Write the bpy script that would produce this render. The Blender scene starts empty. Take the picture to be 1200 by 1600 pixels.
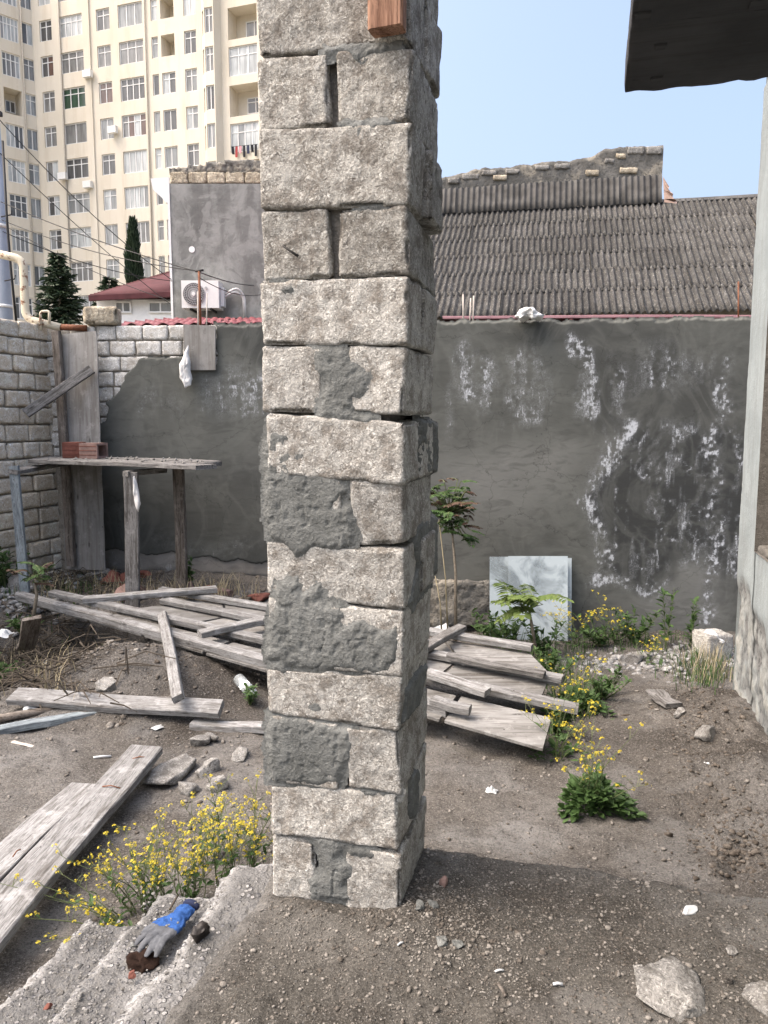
import bpy, math, random
import numpy as np
from mathutils import Vector, Matrix

random.seed(7); rng = np.random.default_rng(7)
scene = bpy.context.scene
COL = scene.collection

# ------------------------------------------------------------------ camera
PITCH = math.radians(6.8); CAMZ = 1.53
cam_d = bpy.data.cameras.new("camera"); cam = bpy.data.objects.new("camera", cam_d); COL.objects.link(cam)
cam.location = (0, 0, CAMZ); cam.rotation_euler = (math.radians(90) - PITCH, 0, 0)
cam_d.sensor_fit = 'VERTICAL'; cam_d.sensor_height = 32; cam_d.lens = 24
cam_d.clip_start = 0.05; cam_d.clip_end = 2000
scene.camera = cam

# ------------------------------------------------------------------ world, sun, exposure
SUN_EL, SUN_AZ = math.radians(57), math.radians(258)     # azimuth clockwise from +Y (high, to the left)
world = bpy.data.worlds.new("World"); scene.world = world; world.use_nodes = True
wn = world.node_tree.nodes; wl = world.node_tree.links
bg = wn["Background"]; sky = wn.new("ShaderNodeTexSky"); sky.sky_type = 'NISHITA'; sky.sun_disc = False
sky.sun_elevation = SUN_EL; sky.sun_rotation = SUN_AZ
sky.altitude = 0; sky.air_density = 1.0; sky.dust_density = 9.0; sky.ozone_density = 1.0
wl.new(sky.outputs[0], bg.inputs[0]); bg.inputs[1].default_value = 0.15
sun_d = bpy.data.lights.new("sun", 'SUN'); sun_d.energy = 0.5; sun_d.angle = math.radians(100); sun_d.color = (1.0, 0.98, 0.96)
sun = bpy.data.objects.new("sun", sun_d); COL.objects.link(sun)
sdir = Vector((math.sin(SUN_AZ) * math.cos(SUN_EL), math.cos(SUN_AZ) * math.cos(SUN_EL), math.sin(SUN_EL)))
sun.rotation_euler = (-sdir).to_track_quat('-Z', 'Y').to_euler(); sun.location = sdir * 30
scene.view_settings.view_transform = 'Standard'; scene.view_settings.look = 'None'
scene.view_settings.exposure = 1.56; scene.view_settings.gamma = 1.0
scene.cycles.use_denoising = True
scene.cycles.max_bounces = 6

# ------------------------------------------------------------------ helpers: geometry of the view
CP, SP = math.cos(PITCH), math.sin(PITCH)
def ray(px, py):
    dx, dy = (px - 600) / 1200.0, (800 - py) / 1200.0
    return Vector((dx, CP + dy * SP, -SP + dy * CP))
C0 = Vector((0, 0, CAMZ))
def on_z(px, py, z):
    d = ray(px, py); return C0 + d * ((z - CAMZ) / d.z)
def on_y(px, py, y):
    d = ray(px, py); return C0 + d * (y / d.y)
def on_plane(px, py, p0, n):
    d = ray(px, py); return C0 + d * ((Vector(p0) - C0).dot(n) / d.dot(n))
def to_px(P):
    P = np.asarray(P, float); q = P - np.array([0, 0, CAMZ])
    fz = q[..., 1] * CP - q[..., 2] * SP; up = q[..., 1] * SP + q[..., 2] * CP
    return 600 + 1200 * q[..., 0] / fz, 800 - 1200 * up / fz

# ------------------------------------------------------------------ helpers: noise (numpy value noise)
def _hash(ix, iy, iz, seed):
    n = (ix * 374761393 + iy * 668265263 + iz * 1442695041 + seed * 974634211) & 0xFFFFFFFF
    n = ((n ^ (n >> 13)) * 1274126177) & 0xFFFFFFFF
    n = ((n ^ (n >> 15)) * 2246822519) & 0xFFFFFFFF
    return ((n ^ (n >> 16)) & 0xFFFFFF) / float(0x1000000)
def vnoise(P, seed=0):
    P = np.asarray(P, float); I = np.floor(P).astype(np.int64); f = P - I; f = f * f * f * (f * (f * 6 - 15) + 10)
    x, y, z = I[:, 0], I[:, 1], I[:, 2]; fx, fy, fz = f[:, 0], f[:, 1], f[:, 2]
    r = 0
    for a in (0, 1):
        wx = fx if a else 1 - fx
        for b in (0, 1):
            wy = fy if b else 1 - fy
            for c in (0, 1):
                wz = fz if c else 1 - fz
                r = r + wx * wy * wz * _hash(x + a, y + b, z + c, seed)
    return r * 2 - 1
def fbm(P, scale, octv=3, seed=0, gain=0.5):
    P = np.asarray(P, float); r = 0; amp = 1; tot = 0
    for i in range(octv):
        r = r + amp * vnoise(P * (scale * 2 ** i), seed + i * 17); tot += amp; amp *= gain
    return r / tot
def sstep(a, b, x):
    t = np.clip((x - a) / (b - a), 0, 1); return t * t * (3 - 2 * t)
def P3(x, y, z=None):
    x = np.asarray(x, float); y = np.asarray(y, float)
    z = np.zeros_like(x) if z is None else np.asarray(z, float)
    return np.stack([x.ravel(), y.ravel(), z.ravel()], 1)
def sd_poly(x, y, poly):
    """signed distance to a polygon, inside negative"""
    x = np.asarray(x, float); y = np.asarray(y, float); d = np.full(x.shape, 1e9); ins = np.zeros(x.shape, bool)
    n = len(poly)
    for i in range(n):
        x0, y0 = poly[i]; x1, y1 = poly[(i + 1) % n]
        ex, ey = x1 - x0, y1 - y0; L = ex * ex + ey * ey + 1e-12
        t = np.clip(((x - x0) * ex + (y - y0) * ey) / L, 0, 1)
        d = np.minimum(d, np.hypot(x - x0 - t * ex, y - y0 - t * ey))
        if abs(ey) > 1e-12:
            c = ((y0 > y) != (y1 > y)) & (x < ex * (y - y0) / ey + x0); ins ^= c
    return np.where(ins, -d, d)
def d_line(x, y, pts):
    d = np.full(np.shape(x), 1e9)
    for (x0, y0), (x1, y1) in zip(pts[:-1], pts[1:]):
        ex, ey = x1 - x0, y1 - y0; L = ex * ex + ey * ey + 1e-12
        t = np.clip(((x - x0) * ex + (y - y0) * ey) / L, 0, 1)
        d = np.minimum(d, np.hypot(x - x0 - t * ex, y - y0 - t * ey))
    return d

# ------------------------------------------------------------------ helpers: objects
WM = {}
def tag(o, label=None, cat=None, group=None, kind=None):
    if label: o["label"] = label
    if cat: o["category"] = cat
    if group: o["group"] = group
    if kind: o["kind"] = kind
    return o
def place(o, M, parent=None):
    COL.objects.link(o)
    if parent is not None:
        o.parent = parent; o.matrix_parent_inverse = WM[parent.name].inverted()
    o.matrix_basis = M; WM[o.name] = M.copy()
    return o
def thing(name, label, cat, loc=(0, 0, 0), group=None, parent=None):
    o = bpy.data.objects.new(name, None); o.empty_display_size = 0.2
    place(o, Matrix.Translation(Vector(loc)), parent)
    return tag(o, label, cat, group)
def new_mesh(name, V, F, mat, smooth=False, cols=None):
    me = bpy.data.meshes.new(name)
    V = np.asarray(V, float).reshape(-1, 3)
    if isinstance(F, np.ndarray):
        nf, k = F.shape
        me.vertices.add(len(V)); me.vertices.foreach_set("co", V.ravel())
        me.loops.add(nf * k); me.loops.foreach_set("vertex_index", F.ravel().astype(np.int32))
        me.polygons.add(nf); me.polygons.foreach_set("loop_start", np.arange(0, nf * k, k, dtype=np.int32))
        me.update(calc_edges=True)
    else:
        me.from_pydata([tuple(v) for v in V], [], [tuple(f) for f in F]); me.update()
    if mat is not None: me.materials.append(mat)
    if smooth and len(me.polygons): me.polygons.foreach_set("use_smooth", np.ones(len(me.polygons), bool))
    if cols is not None:
        a = me.color_attributes.new("Col", 'FLOAT_COLOR', 'POINT')
        c = np.ones((len(V), 4)); c[:, :cols.shape[1]] = cols
        a.data.foreach_set("color", c.ravel())
    return me
def mk(name, V, F, mat, parent=None, M=None, smooth=False, cols=None):
    o = bpy.data.objects.new(name, new_mesh(name, V, F, mat, smooth, cols))
    return place(o, M if M is not None else Matrix.Identity(4), parent)
def inst(o, M, parent=None):
    c = o.copy(); return place(c, M, parent)
def grid_faces(nu, nv):
    i = np.arange(nu - 1)[:, None] * nv + np.arange(nv - 1)[None, :]
    i = i.ravel(); return np.stack([i, i + nv, i + nv + 1, i + 1], 1)
def frame(o, x, z=(0, 0, 1)):
    """matrix with local X along x and local Z near z"""
    x = Vector(x).normalized(); z = Vector(z); y = z.cross(x)
    if y.length < 1e-6: y = Vector((0, 1, 0)).cross(x)
    y.normalize(); z = x.cross(y)
    M = Matrix.Identity(4)
    for i in range(3): M[i][0], M[i][1], M[i][2], M[i][3] = x[i], y[i], z[i], o[i]
    return M

_bg = {}
def box_grid(nx, ny, nz):
    k = (nx, ny, nz)
    if k in _bg: return _bg[k]
    idx = {}; F = []
    def v(i, j, l):
        q = (i, j, l)
        if q not in idx: idx[q] = len(idx)
        return idx[q]
    for i in range(nx):
        for j in range(ny):
            F.append((v(i, j, 0), v(i, j + 1, 0), v(i + 1, j + 1, 0), v(i + 1, j, 0)))
            F.append((v(i, j, nz), v(i + 1, j, nz), v(i + 1, j + 1, nz), v(i, j + 1, nz)))
    for i in range(nx):
        for l in range(nz):
            F.append((v(i, 0, l), v(i + 1, 0, l), v(i + 1, 0, l + 1), v(i, 0, l + 1)))
            F.append((v(i, ny, l), v(i, ny, l + 1), v(i + 1, ny, l + 1), v(i + 1, ny, l)))
    for j in range(ny):
        for l in range(nz):
            F.append((v(0, j, l), v(0, j, l + 1), v(0, j + 1, l + 1), v(0, j + 1, l)))
            F.append((v(nx, j, l), v(nx, j + 1, l), v(nx, j + 1, l + 1), v(nx, j, l + 1)))
    I = np.array(list(idx.keys()), float) / np.array([nx, ny, nz], float)
    _bg[k] = (I, np.array(F)); return _bg[k]
def rough_box(size, res, r, amp, seed, chip=0.0, off=(0, 0, 0), fscale=1.0):
    """subdivided rounded box with uneven faces and chipped arrises; vertices centred on 0"""
    n = [max(2, int(round(s / res))) for s in size]
    I, F = box_grid(*n); h = np.array(size) / 2
    p = (I * 2 - 1) * h; r = min(r, h.min() * 0.9)
    q = np.clip(p, -(h - r), h - r); d = p - q; L = np.linalg.norm(d, axis=1, keepdims=True); L[L == 0] = 1
    nrm = d / L; p2 = q + nrm * r
    ne = (np.abs(d) > r * 0.35).sum(1)
    s = p + np.array(off) + seed * 3.17
    k = 1.0 / fscale
    disp = amp * (0.55 * fbm(s, 6 * k, 2, seed) + 0.8 * fbm(s, 28 * k, 3, seed + 5))
    if chip: disp -= chip * np.clip(fbm(s, 14 * k, 2, seed + 9) - 0.05, 0, 1) * 2.2 * (ne >= 2)
    return p2 + nrm * disp[:, None], F
def tri_map(V, size, C):
    """map vertices of a box of `size` centred at 0 onto eight corners C[i][j][k]"""
    t = V / np.array(size) + 0.5; out = 0
    for i in (0, 1):
        for j in (0, 1):
            for k in (0, 1):
                w = (t[:, 0] if i else 1 - t[:, 0]) * (t[:, 1] if j else 1 - t[:, 1]) * (t[:, 2] if k else 1 - t[:, 2])
                out = out + w[:, None] * np.array(C[i][j][k])[None]
    return out
def stone(name, center, size, mat, seed, parent=None, rotz=0.0, tilt=0.0, amp=0.25, res=None):
    """irregular lump of rubble"""
    n = 9; I, F = box_grid(n, n, n); p = I * 2 - 1
    d = p / np.linalg.norm(p, axis=1, keepdims=True)
    p = d * 0.55 + p * 0.38
    # a few flat cleavage faces
    rr = np.random.default_rng(seed)
    for _ in range(6):
        a = rr.normal(size=3); a /= np.linalg.norm(a); lim = rr.uniform(0.45, 0.7)
        e = p @ a; p = p - np.clip(e - lim, 0, None)[:, None] * a
    p = p * (1 + amp * fbm(d + seed * 5.3, 1.6, 3, seed))[:, None]
    p = p * np.array(size) / 2 / 0.75
    M = Matrix.Translation(Vector(center)) @ Matrix.Rotation(rotz, 4, 'Z') @ Matrix.Rotation(tilt, 4, 'X')
    return mk(name, p, F, mat, parent, M)
def plank(name, a, b, w, h, mat, parent=None, up=(0, 0, 1), seed=0, bow=0.004, nick=True):
    """board from a to b: w across, h thick, arrises eased and ends a little uneven"""
    a = Vector(a); b = Vector(b); L = (b - a).length; n = max(4, int(L / 0.12)); c = min(w, h) * 0.12
    sec = [(-w / 2 + c, -h / 2), (w / 2 - c, -h / 2), (w / 2, -h / 2 + c), (w / 2, h / 2 - c), (w / 2 - c, h / 2), (-w / 2 + c, h / 2), (-w / 2, h / 2 - c), (-w / 2, -h / 2 + c)]
    V = []; rr = random.Random(seed * 31 + 5); sk = rr.uniform(-0.15, 0.15)
    for i in range(n + 1):
        t = i / n
        bz = bow * math.sin(t * math.pi + seed) + bow * .4 * math.sin(t * 9 + seed * 2)
        by = bow * 0.6 * math.sin(t * 4 + seed * 1.7)
        for (y, z) in sec:
            x = t * L
            if i in (0, n): x += sk * y * (1 if i else -1) + rr.uniform(-.004, .004)
            e = 1 + (rr.uniform(-.03, .02) if nick else 0)
            V.append((x, y * e + by, z * e + bz))
    F = []
    for i in range(n):
        for k in range(8):
            F.append((i * 8 + k, (i + 1) * 8 + k, (i + 1) * 8 + (k + 1) % 8, i * 8 + (k + 1) % 8))
    F.append(tuple(range(8))); F.append(tuple(n * 8 + k for k in reversed(range(8))))
    F = [tuple(reversed(f)) for f in F]
    return mk(name, V, F, mat, parent, frame(a, b - a, up))
def tube_geo(pts, r, n=6, V=None, F=None):
    """append a tube along pts (r: number or list) to V, F"""
    V = [] if V is None else V; F = [] if F is None else F
    pts = [Vector(p) for p in pts]; m = len(pts); b = len(V)
    rs = r if isinstance(r, (list, tuple)) else [r] * m
    pu = None
    for i, p in enumerate(pts):
        t = (pts[min(i + 1, m - 1)] - pts[max(i - 1, 0)])
        if t.length < 1e-9: t = Vector((0, 0, 1))
        t.normalize()
        u = pu - t * pu.dot(t) if pu is not None else t.orthogonal()
        if u.length < 1e-6: u = t.orthogonal()
        u.normalize(); pu = u; w = t.cross(u)
        for k in range(n):
            an = 2 * math.pi * k / n; V.append(p + (u * math.cos(an) + w * math.sin(an)) * rs[i])
    for i in range(m - 1):
        for k in range(n):
            F.append((b + i * n + k, b + i * n + (k + 1) % n, b + (i + 1) * n + (k + 1) % n, b + (i + 1) * n + k))
    F.append(tuple(b + k for k in reversed(range(n)))); F.append(tuple(b + (m - 1) * n + k for k in range(n)))
    return V, F
def tube(name, pts, r, mat, parent=None, n=8):
    V, F = tube_geo(pts, r, n); return mk(name, V, F, mat, parent, smooth=True)
def round_path(pts, rad, seg=6):
    pts = [Vector(p) for p in pts]; out = [pts[0]]
    for a, b, c in zip(pts[:-2], pts[1:-1], pts[2:]):
        u = (a - b).normalized(); w = (c - b).normalized(); p = b + u * rad; q = b + w * rad
        for i in range(seg + 1):
            t = i / seg; out.append(p.lerp(b, t).lerp(b.lerp(q, t), t))
    out.append(pts[-1]); return out
def sag(a, b, s, n=24):
    a = Vector(a); b = Vector(b); return [a.lerp(b, i / n) - Vector((0, 0, s * 4 * (i / n) * (1 - i / n))) for i in range(n + 1)]
def box_geo(V, F, x0, x1, y0, y1, z0, z1):
    b = len(V); V += [(x0, y0, z0), (x1, y0, z0), (x1, y1, z0), (x0, y1, z0), (x0, y0, z1), (x1, y0, z1), (x1, y1, z1), (x0, y1, z1)]
    F += [(b, b + 3, b + 2, b + 1), (b + 4, b + 5, b + 6, b + 7), (b, b + 1, b + 5, b + 4), (b + 1, b + 2, b + 6, b + 5), (b + 2, b + 3, b + 7, b + 6), (b + 3, b, b + 4, b + 7)]
def plane_sheet(name, O, U, Vv, N, poly, h, sp, mat, parent=None, amp=0.003, edge=0.02, seed=0, sink=0.006, ragged=0.012, colf=None, rscale=18, hf=None):
    """trowelled coat on a plane: raised by h inside the ragged polygon (in U,V metres), dying into the surface at its edge"""
    O, U, Vv, N = (np.array(q, float) for q in (O, U, Vv, N))
    xs = [p[0] for p in poly]; ys = [p[1] for p in poly]; pad = edge + ragged
    nu = int((max(xs) - min(xs) + 2 * pad) / sp) + 2; nv = int((max(ys) - min(ys) + 2 * pad) / sp) + 2
    gu, gv = np.meshgrid(min(xs) - pad + np.arange(nu) * sp, min(ys) - pad + np.arange(nv) * sp, indexing='ij')
    q = P3(gu, gv) + seed * 7.7
    sd = sd_poly(gu, gv, poly).ravel() + ragged * (fbm(q, rscale, 4, seed, 0.65) + 0.5 * fbm(q, rscale * 3.5, 2, seed + 8))
    ht = (h + sink) * sstep(edge * 0.35, -edge * 0.65, sd) - sink
    a = amp * (0.6 * fbm(q, 9, 2, seed + 3) + 0.6 * fbm(q * np.array([1, 2.2, 1]), 30, 4, seed + 4, 0.65))
    if sp < 0.01:
        cr = np.abs(fbm(q, 9, 3, seed + 6)); a = a - 0.008 * sstep(0.03, 0.0, cr) * sstep(0.15, 0.35, fbm(q, 5, 2, seed + 7)) - 0.004 * sstep(0.3, 0.5, fbm(q, 45, 2, seed + 9))
    ht = ht + a * sstep(0.01, -0.02, sd)
    if hf is not None: ht = ht + hf(gu.ravel(), gv.ravel())
    W = O + gu.ravel()[:, None] * U + gv.ravel()[:, None] * Vv + ht[:, None] * N
    F = grid_faces(nu, nv); keep = (sd[F] < edge * 0.5).any(1); F = F[keep]
    if np.dot(np.cross(U, Vv), N) < 0: F = F[:, ::-1]
    used = np.unique(F); re = np.full(len(W), -1); re[used] = np.arange(len(used))
    cols = colf(W[used], sd[used]) if colf is not None else None
    return mk(name, W[used], re[F], mat, parent, smooth=True, cols=cols)

# ------------------------------------------------------------------ helpers: materials
class NT:
    def __init__(self, name):
        self.m = bpy.data.materials.new(name); self.m.use_nodes = True
        self.t = self.m.node_tree; self.n = self.t.nodes; self.l = self.t.links
        self.b = self.n["Principled BSDF"]; self.b.inputs["Specular IOR Level"].default_value = 0.25
        self.b.inputs["Roughness"].default_value = 0.9
        self.tc = self.n.new("ShaderNodeTexCoord")
    def set(self, sock, v):
        if hasattr(v, "links"): self.l.new(v, sock)
        elif isinstance(v, (tuple, list)): sock.default_value = (*v, 1) if len(v) == 3 and sock.type == 'RGBA' else v
        else: sock.default_value = v
    def vec(self, scale=(1, 1, 1), rnd=True, coord="Object"):
        mp = self.n.new("ShaderNodeMapping"); self.l.new(self.tc.outputs[coord], mp.inputs[0]); mp.inputs["Scale"].default_value = scale
        if rnd:
            oi = self.n.new("ShaderNodeObjectInfo"); mu = self.n.new("ShaderNodeMath"); mu.operation = 'MULTIPLY'; mu.inputs[1].default_value = 37.0
            self.l.new(oi.outputs["Random"], mu.inputs[0]); cb = self.n.new("ShaderNodeCombineXYZ")
            for i in range(3): self.l.new(mu.outputs[0], cb.inputs[i])
            self.l.new(cb.outputs[0], mp.inputs["Location"])
        return mp.outputs[0]
    def noise(self, vec, scale, detail=4, rough=0.55, dist=0.0):
        x = self.n.new("ShaderNodeTexNoise"); self.l.new(vec, x.inputs["Vector"])
        x.inputs["Scale"].default_value = scale; x.inputs["Detail"].default_value = detail; x.inputs["Roughness"].default_value = rough; x.inputs["Distortion"].default_value = dist
        return x.outputs["Fac"]
    def voro(self, vec, scale, feat='F1', out="Distance", rand=1.0):
        x = self.n.new("ShaderNodeTexVoronoi"); x.feature = feat; self.l.new(vec, x.inputs["Vector"]); x.inputs["Scale"].default_value = scale; x.inputs["Randomness"].default_value = rand
        return x.outputs[out]
    def ramp(self, fac, stops):
        r = self.n.new("ShaderNodeValToRGB"); e = r.color_ramp.elements
        while len(e) < len(stops): e.new(0.5)
        for i, (p, c) in enumerate(stops):
            e[i].position = p; e[i].color = (*c, 1) if isinstance(c, (tuple, list)) else (c, c, c, 1)
        self.l.new(fac, r.inputs[0]); return r.outputs[0]
    def mix(self, fac, a, b, mode='MIX'):
        x = self.n.new("ShaderNodeMix"); x.data_type = 'RGBA'; x.blend_type = mode
        self.set(x.inputs[0], fac); self.set(x.inputs[6], a); self.set(x.inputs[7], b); return x.outputs[2]
    def math(self, op, a, b=0.0):
        x = self.n.new("ShaderNodeMath"); x.operation = op; self.set(x.inputs[0], a); self.set(x.inputs[1], b); return x.outputs[0]
    def attr(self, name="Col"):
        a = self.n.new("ShaderNodeAttribute"); a.attribute_name = name
        s = self.n.new("ShaderNodeSeparateColor"); self.l.new(a.outputs["Color"], s.inputs[0]); return s.outputs
    def rnd(self): return self.n.new("ShaderNodeObjectInfo").outputs["Random"]
    def bump(self, h, dist, strength=1.0, chain=None):
        b = self.n.new("ShaderNodeBump"); b.inputs["Distance"].default_value = dist; b.inputs["Strength"].default_value = strength; self.set(b.inputs["Height"], h)
        if chain is not None: self.l.new(chain, b.inputs["Normal"])
        return b.outputs[0]
    def out(self, col, normal=None, rough=None, spec=None, metal=None):
        self.set(self.b.inputs["Base Color"], col)
        if normal is not None: self.l.new(normal, self.b.inputs["Normal"])
        if rough is not None: self.set(self.b.inputs["Roughness"], rough)
        if spec is not None: self.b.inputs["Specular IOR Level"].default_value = spec
        if metal is not None: self.b.inputs["Metallic"].default_value = metal
        return self.m

def m_limestone(name, a, b, dark, var=0.25, k=1.0, depth=0.004):
    t = NT(name); v = t.vec(rnd=True)
    big = t.noise(v, 7 * k, 4); mid = t.noise(v, 45 * k, 5, 0.65); fine = t.noise(v, 160 * k, 3, 0.7); sh = t.voro(v, 70 * k)
    c = t.mix(t.ramp(big, [(0.35, 0.0), (0.68, 1.0)]), a, b)
    c = t.mix(t.ramp(mid, [(0.30, 0.9), (0.46, 0.0)]), c, dark)
    f2 = t.noise(v, 75 * k, 4, 0.72, 1.6)
    c = t.mix(t.ramp(f2, [(0.52, 0.0), (0.62, 1.0)]), c, tuple(min(0.8, x * 1.55) for x in b))
    big2 = t.noise(v, 16 * k, 4, 0.6)
    c = t.mix(t.ramp(f2, [(0.34, 0.7), (0.45, 0.0)]), c, dark)
    c = t.mix(t.ramp(big2, [(0.36, 0.7), (0.5, 0.0)]), c, tuple(x * 1.5 for x in dark))
    c = t.mix(t.ramp(big2, [(0.54, 0.0), (0.68, 0.6)]), c, tuple(min(0.75, x * 1.25) for x in b))
    c = t.mix(t.ramp(fine, [(0.31, 0.55), (0.41, 0.0)]), c, tuple(x * 0.7 for x in dark))
    c = t.mix(t.ramp(sh, [(0.08, 0.6), (0.2, 0.0)]), c, tuple(min(0.8, x * 1.4) for x in b))
    jit = t.math('ADD', t.math('MULTIPLY', t.rnd(), var), 1 - var * 0.6)
    c = t.mix(1.0, c, t.ramp(jit, [(0.0, 0.0), (1.0, 1.0)]), 'MULTIPLY')
    h = t.math('ADD', t.math('MULTIPLY', mid, 0.9), t.math('ADD', t.math('MULTIPLY', f2, 0.9), t.math('ADD', t.math('MULTIPLY', fine, 0.4), t.math('MULTIPLY', sh, 0.3))))
    return t.out(c, t.bump(h, depth * 2.2, 1.0), 0.95, 0.15)
def m_mortar(name, a, b, k=1.0, depth=0.006):
    t = NT(name); v = t.vec(rnd=False); big = t.noise(v, 6 * k, 4); fine = t.noise(v, 120 * k, 4, 0.7); mid = t.noise(v, 30 * k, 4)
    c = t.mix(t.ramp(big, [(0.3, 0.0), (0.7, 1.0)]), a, b)
    c = t.mix(t.ramp(mid, [(0.4, 0.35), (0.55, 0.0)]), c, tuple(x * 0.6 for x in a))
    c = t.mix(t.ramp(fine, [(0.56, 0.0), (0.7, 0.55)]), c, tuple(min(1, x * 1.6) for x in b))
    c = t.mix(t.ramp(fine, [(0.3, 0.8), (0.42, 0.0)]), c, tuple(x * 0.5 for x in a))
    h = t.math('ADD', mid, t.math('MULTIPLY', fine, 0.8))
    return t.out(c, t.bump(h, depth, 1.0), 0.95, 0.15)
def m_wood(name, a, b, dark, grain=1.0, worn=0.5):
    t = NT(name); v = t.vec((1.2, 16, 16)); v2 = t.vec((1, 1, 1))
    g = t.noise(v, 2.6 * grain, 6, 0.65, 0.6); f = t.noise(v, 14 * grain, 4, 0.7); s = t.noise(v2, 5, 4)
    c = t.mix(t.ramp(s, [(0.3, 0.0), (0.7, 1.0)]), a, b)
    c = t.mix(t.ramp(g, [(0.36, 0.95), (0.54, 0.0)]), c, dark)
    c = t.mix(t.ramp(f, [(0.36, min(1, worn * 1.5)), (0.5, 0.0)]), c, tuple(x * 0.45 for x in dark))
    kn = t.voro(t.vec((2.2, 7, 7)), 1.3); c = t.mix(t.ramp(kn, [(0.05, 0.8), (0.12, 0.0)]), c, tuple(x * 0.35 for x in dark))
    nl = t.voro(t.vec((7, 9, 3)), 1.0); c = t.mix(t.ramp(nl, [(0.03, 0.9), (0.05, 0.0)]), c, (0.02, 0.016, 0.014))
    ds = t.noise(v2, 11, 5, 0.7); c = t.mix(t.ramp(ds, [(0.55, 0.0), (0.68, 0.55)]), c, tuple(min(1, x * 1.35) for x in b)); c = t.mix(t.ramp(ds, [(0.3, 0.6), (0.42, 0.0)]), c, tuple(x * 0.8 for x in dark))
    c = t.mix(1.0, c, t.ramp(t.math('ADD', t.math('MULTIPLY', t.rnd(), 0.35), 0.72), [(0, 0.0), (1, 1.0)]), 'MULTIPLY')
    h = t.math('ADD', g, t.math('MULTIPLY', f, 0.6))
    return t.out(c, t.bump(h, 0.003, 0.9), 0.85, 0.2)
def m_plain(name, col, rough=0.7, spec=0.3, metal=0.0, var=0.18, scale=9, bump=0.0):
    t = NT(name); v = t.vec(); n = t.noise(v, scale, 5, 0.6)
    c = t.mix(t.ramp(n, [(0.3, 0.0), (0.7, 1.0)]), tuple(x * (1 - var) for x in col), tuple(min(1, x * (1 + var)) for x in col))
    return t.out(c, t.bump(n, bump, 1.0) if bump else None, rough, spec, metal)
def m_rust(name, col, amount=0.5):
    t = NT(name); v = t.vec(rnd=False); n = t.noise(v, 9, 6, 0.65); f = t.noise(v, 60, 4)
    r = t.mix(t.ramp(f, [(0.3, 0.0), (0.7, 1.0)]), (0.10, 0.035, 0.018), (0.22, 0.085, 0.04))
    p = 0.5 + (0.5 - amount) * 0.4
    c = t.mix(t.ramp(n, [(p - 0.03, 0.0), (p + 0.04, 1.0)]), col, r)
    return t.out(c, t.bump(f, 0.001), 0.7, 0.3)
def m_leaf(name, a, b, trans=0.25):
    t = NT(name); v = t.vec(rnd=False); n = t.noise(v, 23, 3)
    c = t.mix(t.ramp(n, [(0.3, 0.0), (0.7, 1.0)]), a, b)
    t.out(c, None, 0.6, 0.3)
    tr = t.n.new("ShaderNodeBsdfTranslucent"); t.l.new(c, tr.inputs[0]); ms = t.n.new("ShaderNodeMixShader"); ms.inputs[0].default_value = trans
    t.l.new(t.b.outputs[0], ms.inputs[1]); t.l.new(tr.outputs[0], ms.inputs[2]); t.l.new(ms.outputs[0], t.n["Material Output"].inputs[0])
    return t.m

MAT = {}
MAT['pillar_stone'] = m_limestone('pillar_limestone', (0.36, 0.345, 0.318), (0.495, 0.486, 0.46), (0.145, 0.13, 0.112), 0.4)
MAT['pillar_stone_old'] = m_limestone('weathered_pillar_limestone', (0.295, 0.28, 0.25), (0.42, 0.41, 0.382), (0.105, 0.093, 0.08), 0.34)
MAT['wall_stone'] = m_limestone('wall_limestone', (0.56, 0.49, 0.385), (0.68, 0.615, 0.515), (0.34, 0.285, 0.215), 0.35, 0.6, 0.003)
MAT['white_block'] = m_limestone('pale_wall_limestone', (0.44, 0.43, 0.40), (0.55, 0.545, 0.52), (0.27, 0.25, 0.22), 0.25, 0.6, 0.003)
MAT['rubble'] = m_limestone('rubble_stone', (0.17, 0.164, 0.155), (0.275, 0.27, 0.258), (0.077, 0.072, 0.065), 0.25, 0.9)
MAT['mortar'] = m_mortar('cement_mortar', (0.115, 0.12, 0.116), (0.20, 0.207, 0.201))
MAT['mortar_dark'] = m_mortar('joint_mortar', (0.10, 0.094, 0.085), (0.17, 0.16, 0.145), 1.0, 0.008)
MAT['wall_mortar'] = m_mortar('wall_joint_mortar', (0.21, 0.19, 0.16), (0.32, 0.295, 0.255), 0.6, 0.012)
MAT['concrete'] = m_limestone('broken_concrete', (0.30, 0.29, 0.27), (0.47, 0.46, 0.43), (0.17, 0.16, 0.15), 0.0, 0.8, 0.008)
MAT['wood_grey'] = m_wood('weathered_board', (0.17, 0.165, 0.16), (0.235, 0.23, 0.225), (0.072, 0.066, 0.06))
MAT['wood_pale'] = m_wood('pale_board', (0.24, 0.239, 0.237), (0.315, 0.317, 0.318), (0.12, 0.113, 0.106))
MAT['wood_brown'] = m_wood('brown_board', (0.16, 0.138, 0.118), (0.225, 0.20, 0.178), (0.065, 0.053, 0.043))
MAT['wood_red'] = m_wood('red_timber', (0.30, 0.165, 0.11), (0.42, 0.25, 0.17), (0.14, 0.065, 0.04), 0.8)
MAT['wood_blue'] = m_wood('blue_painted_board', (0.20, 0.235, 0.255), (0.29, 0.325, 0.345), (0.10, 0.115, 0.13))
MAT['sheathing'] = m_wood('form_sheathing', (0.19, 0.188, 0.183), (0.26, 0.258, 0.252), (0.11, 0.103, 0.095), 0.45, 0.25)
MAT['plywood'] = m_wood('plywood', (0.27, 0.262, 0.25), (0.35, 0.34, 0.325), (0.21, 0.196, 0.178), 0.5, 0.1)
MAT['brick_red'] = m_plain('red_hollow_brick', (0.15, 0.062, 0.048), 0.9, 0.15, 0, 0.35, 12, 0.003)
MAT['brick_pink'] = m_plain('pink_hollow_brick', (0.20, 0.135, 0.12), 0.9, 0.15, 0, 0.3, 12, 0.003)
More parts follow.
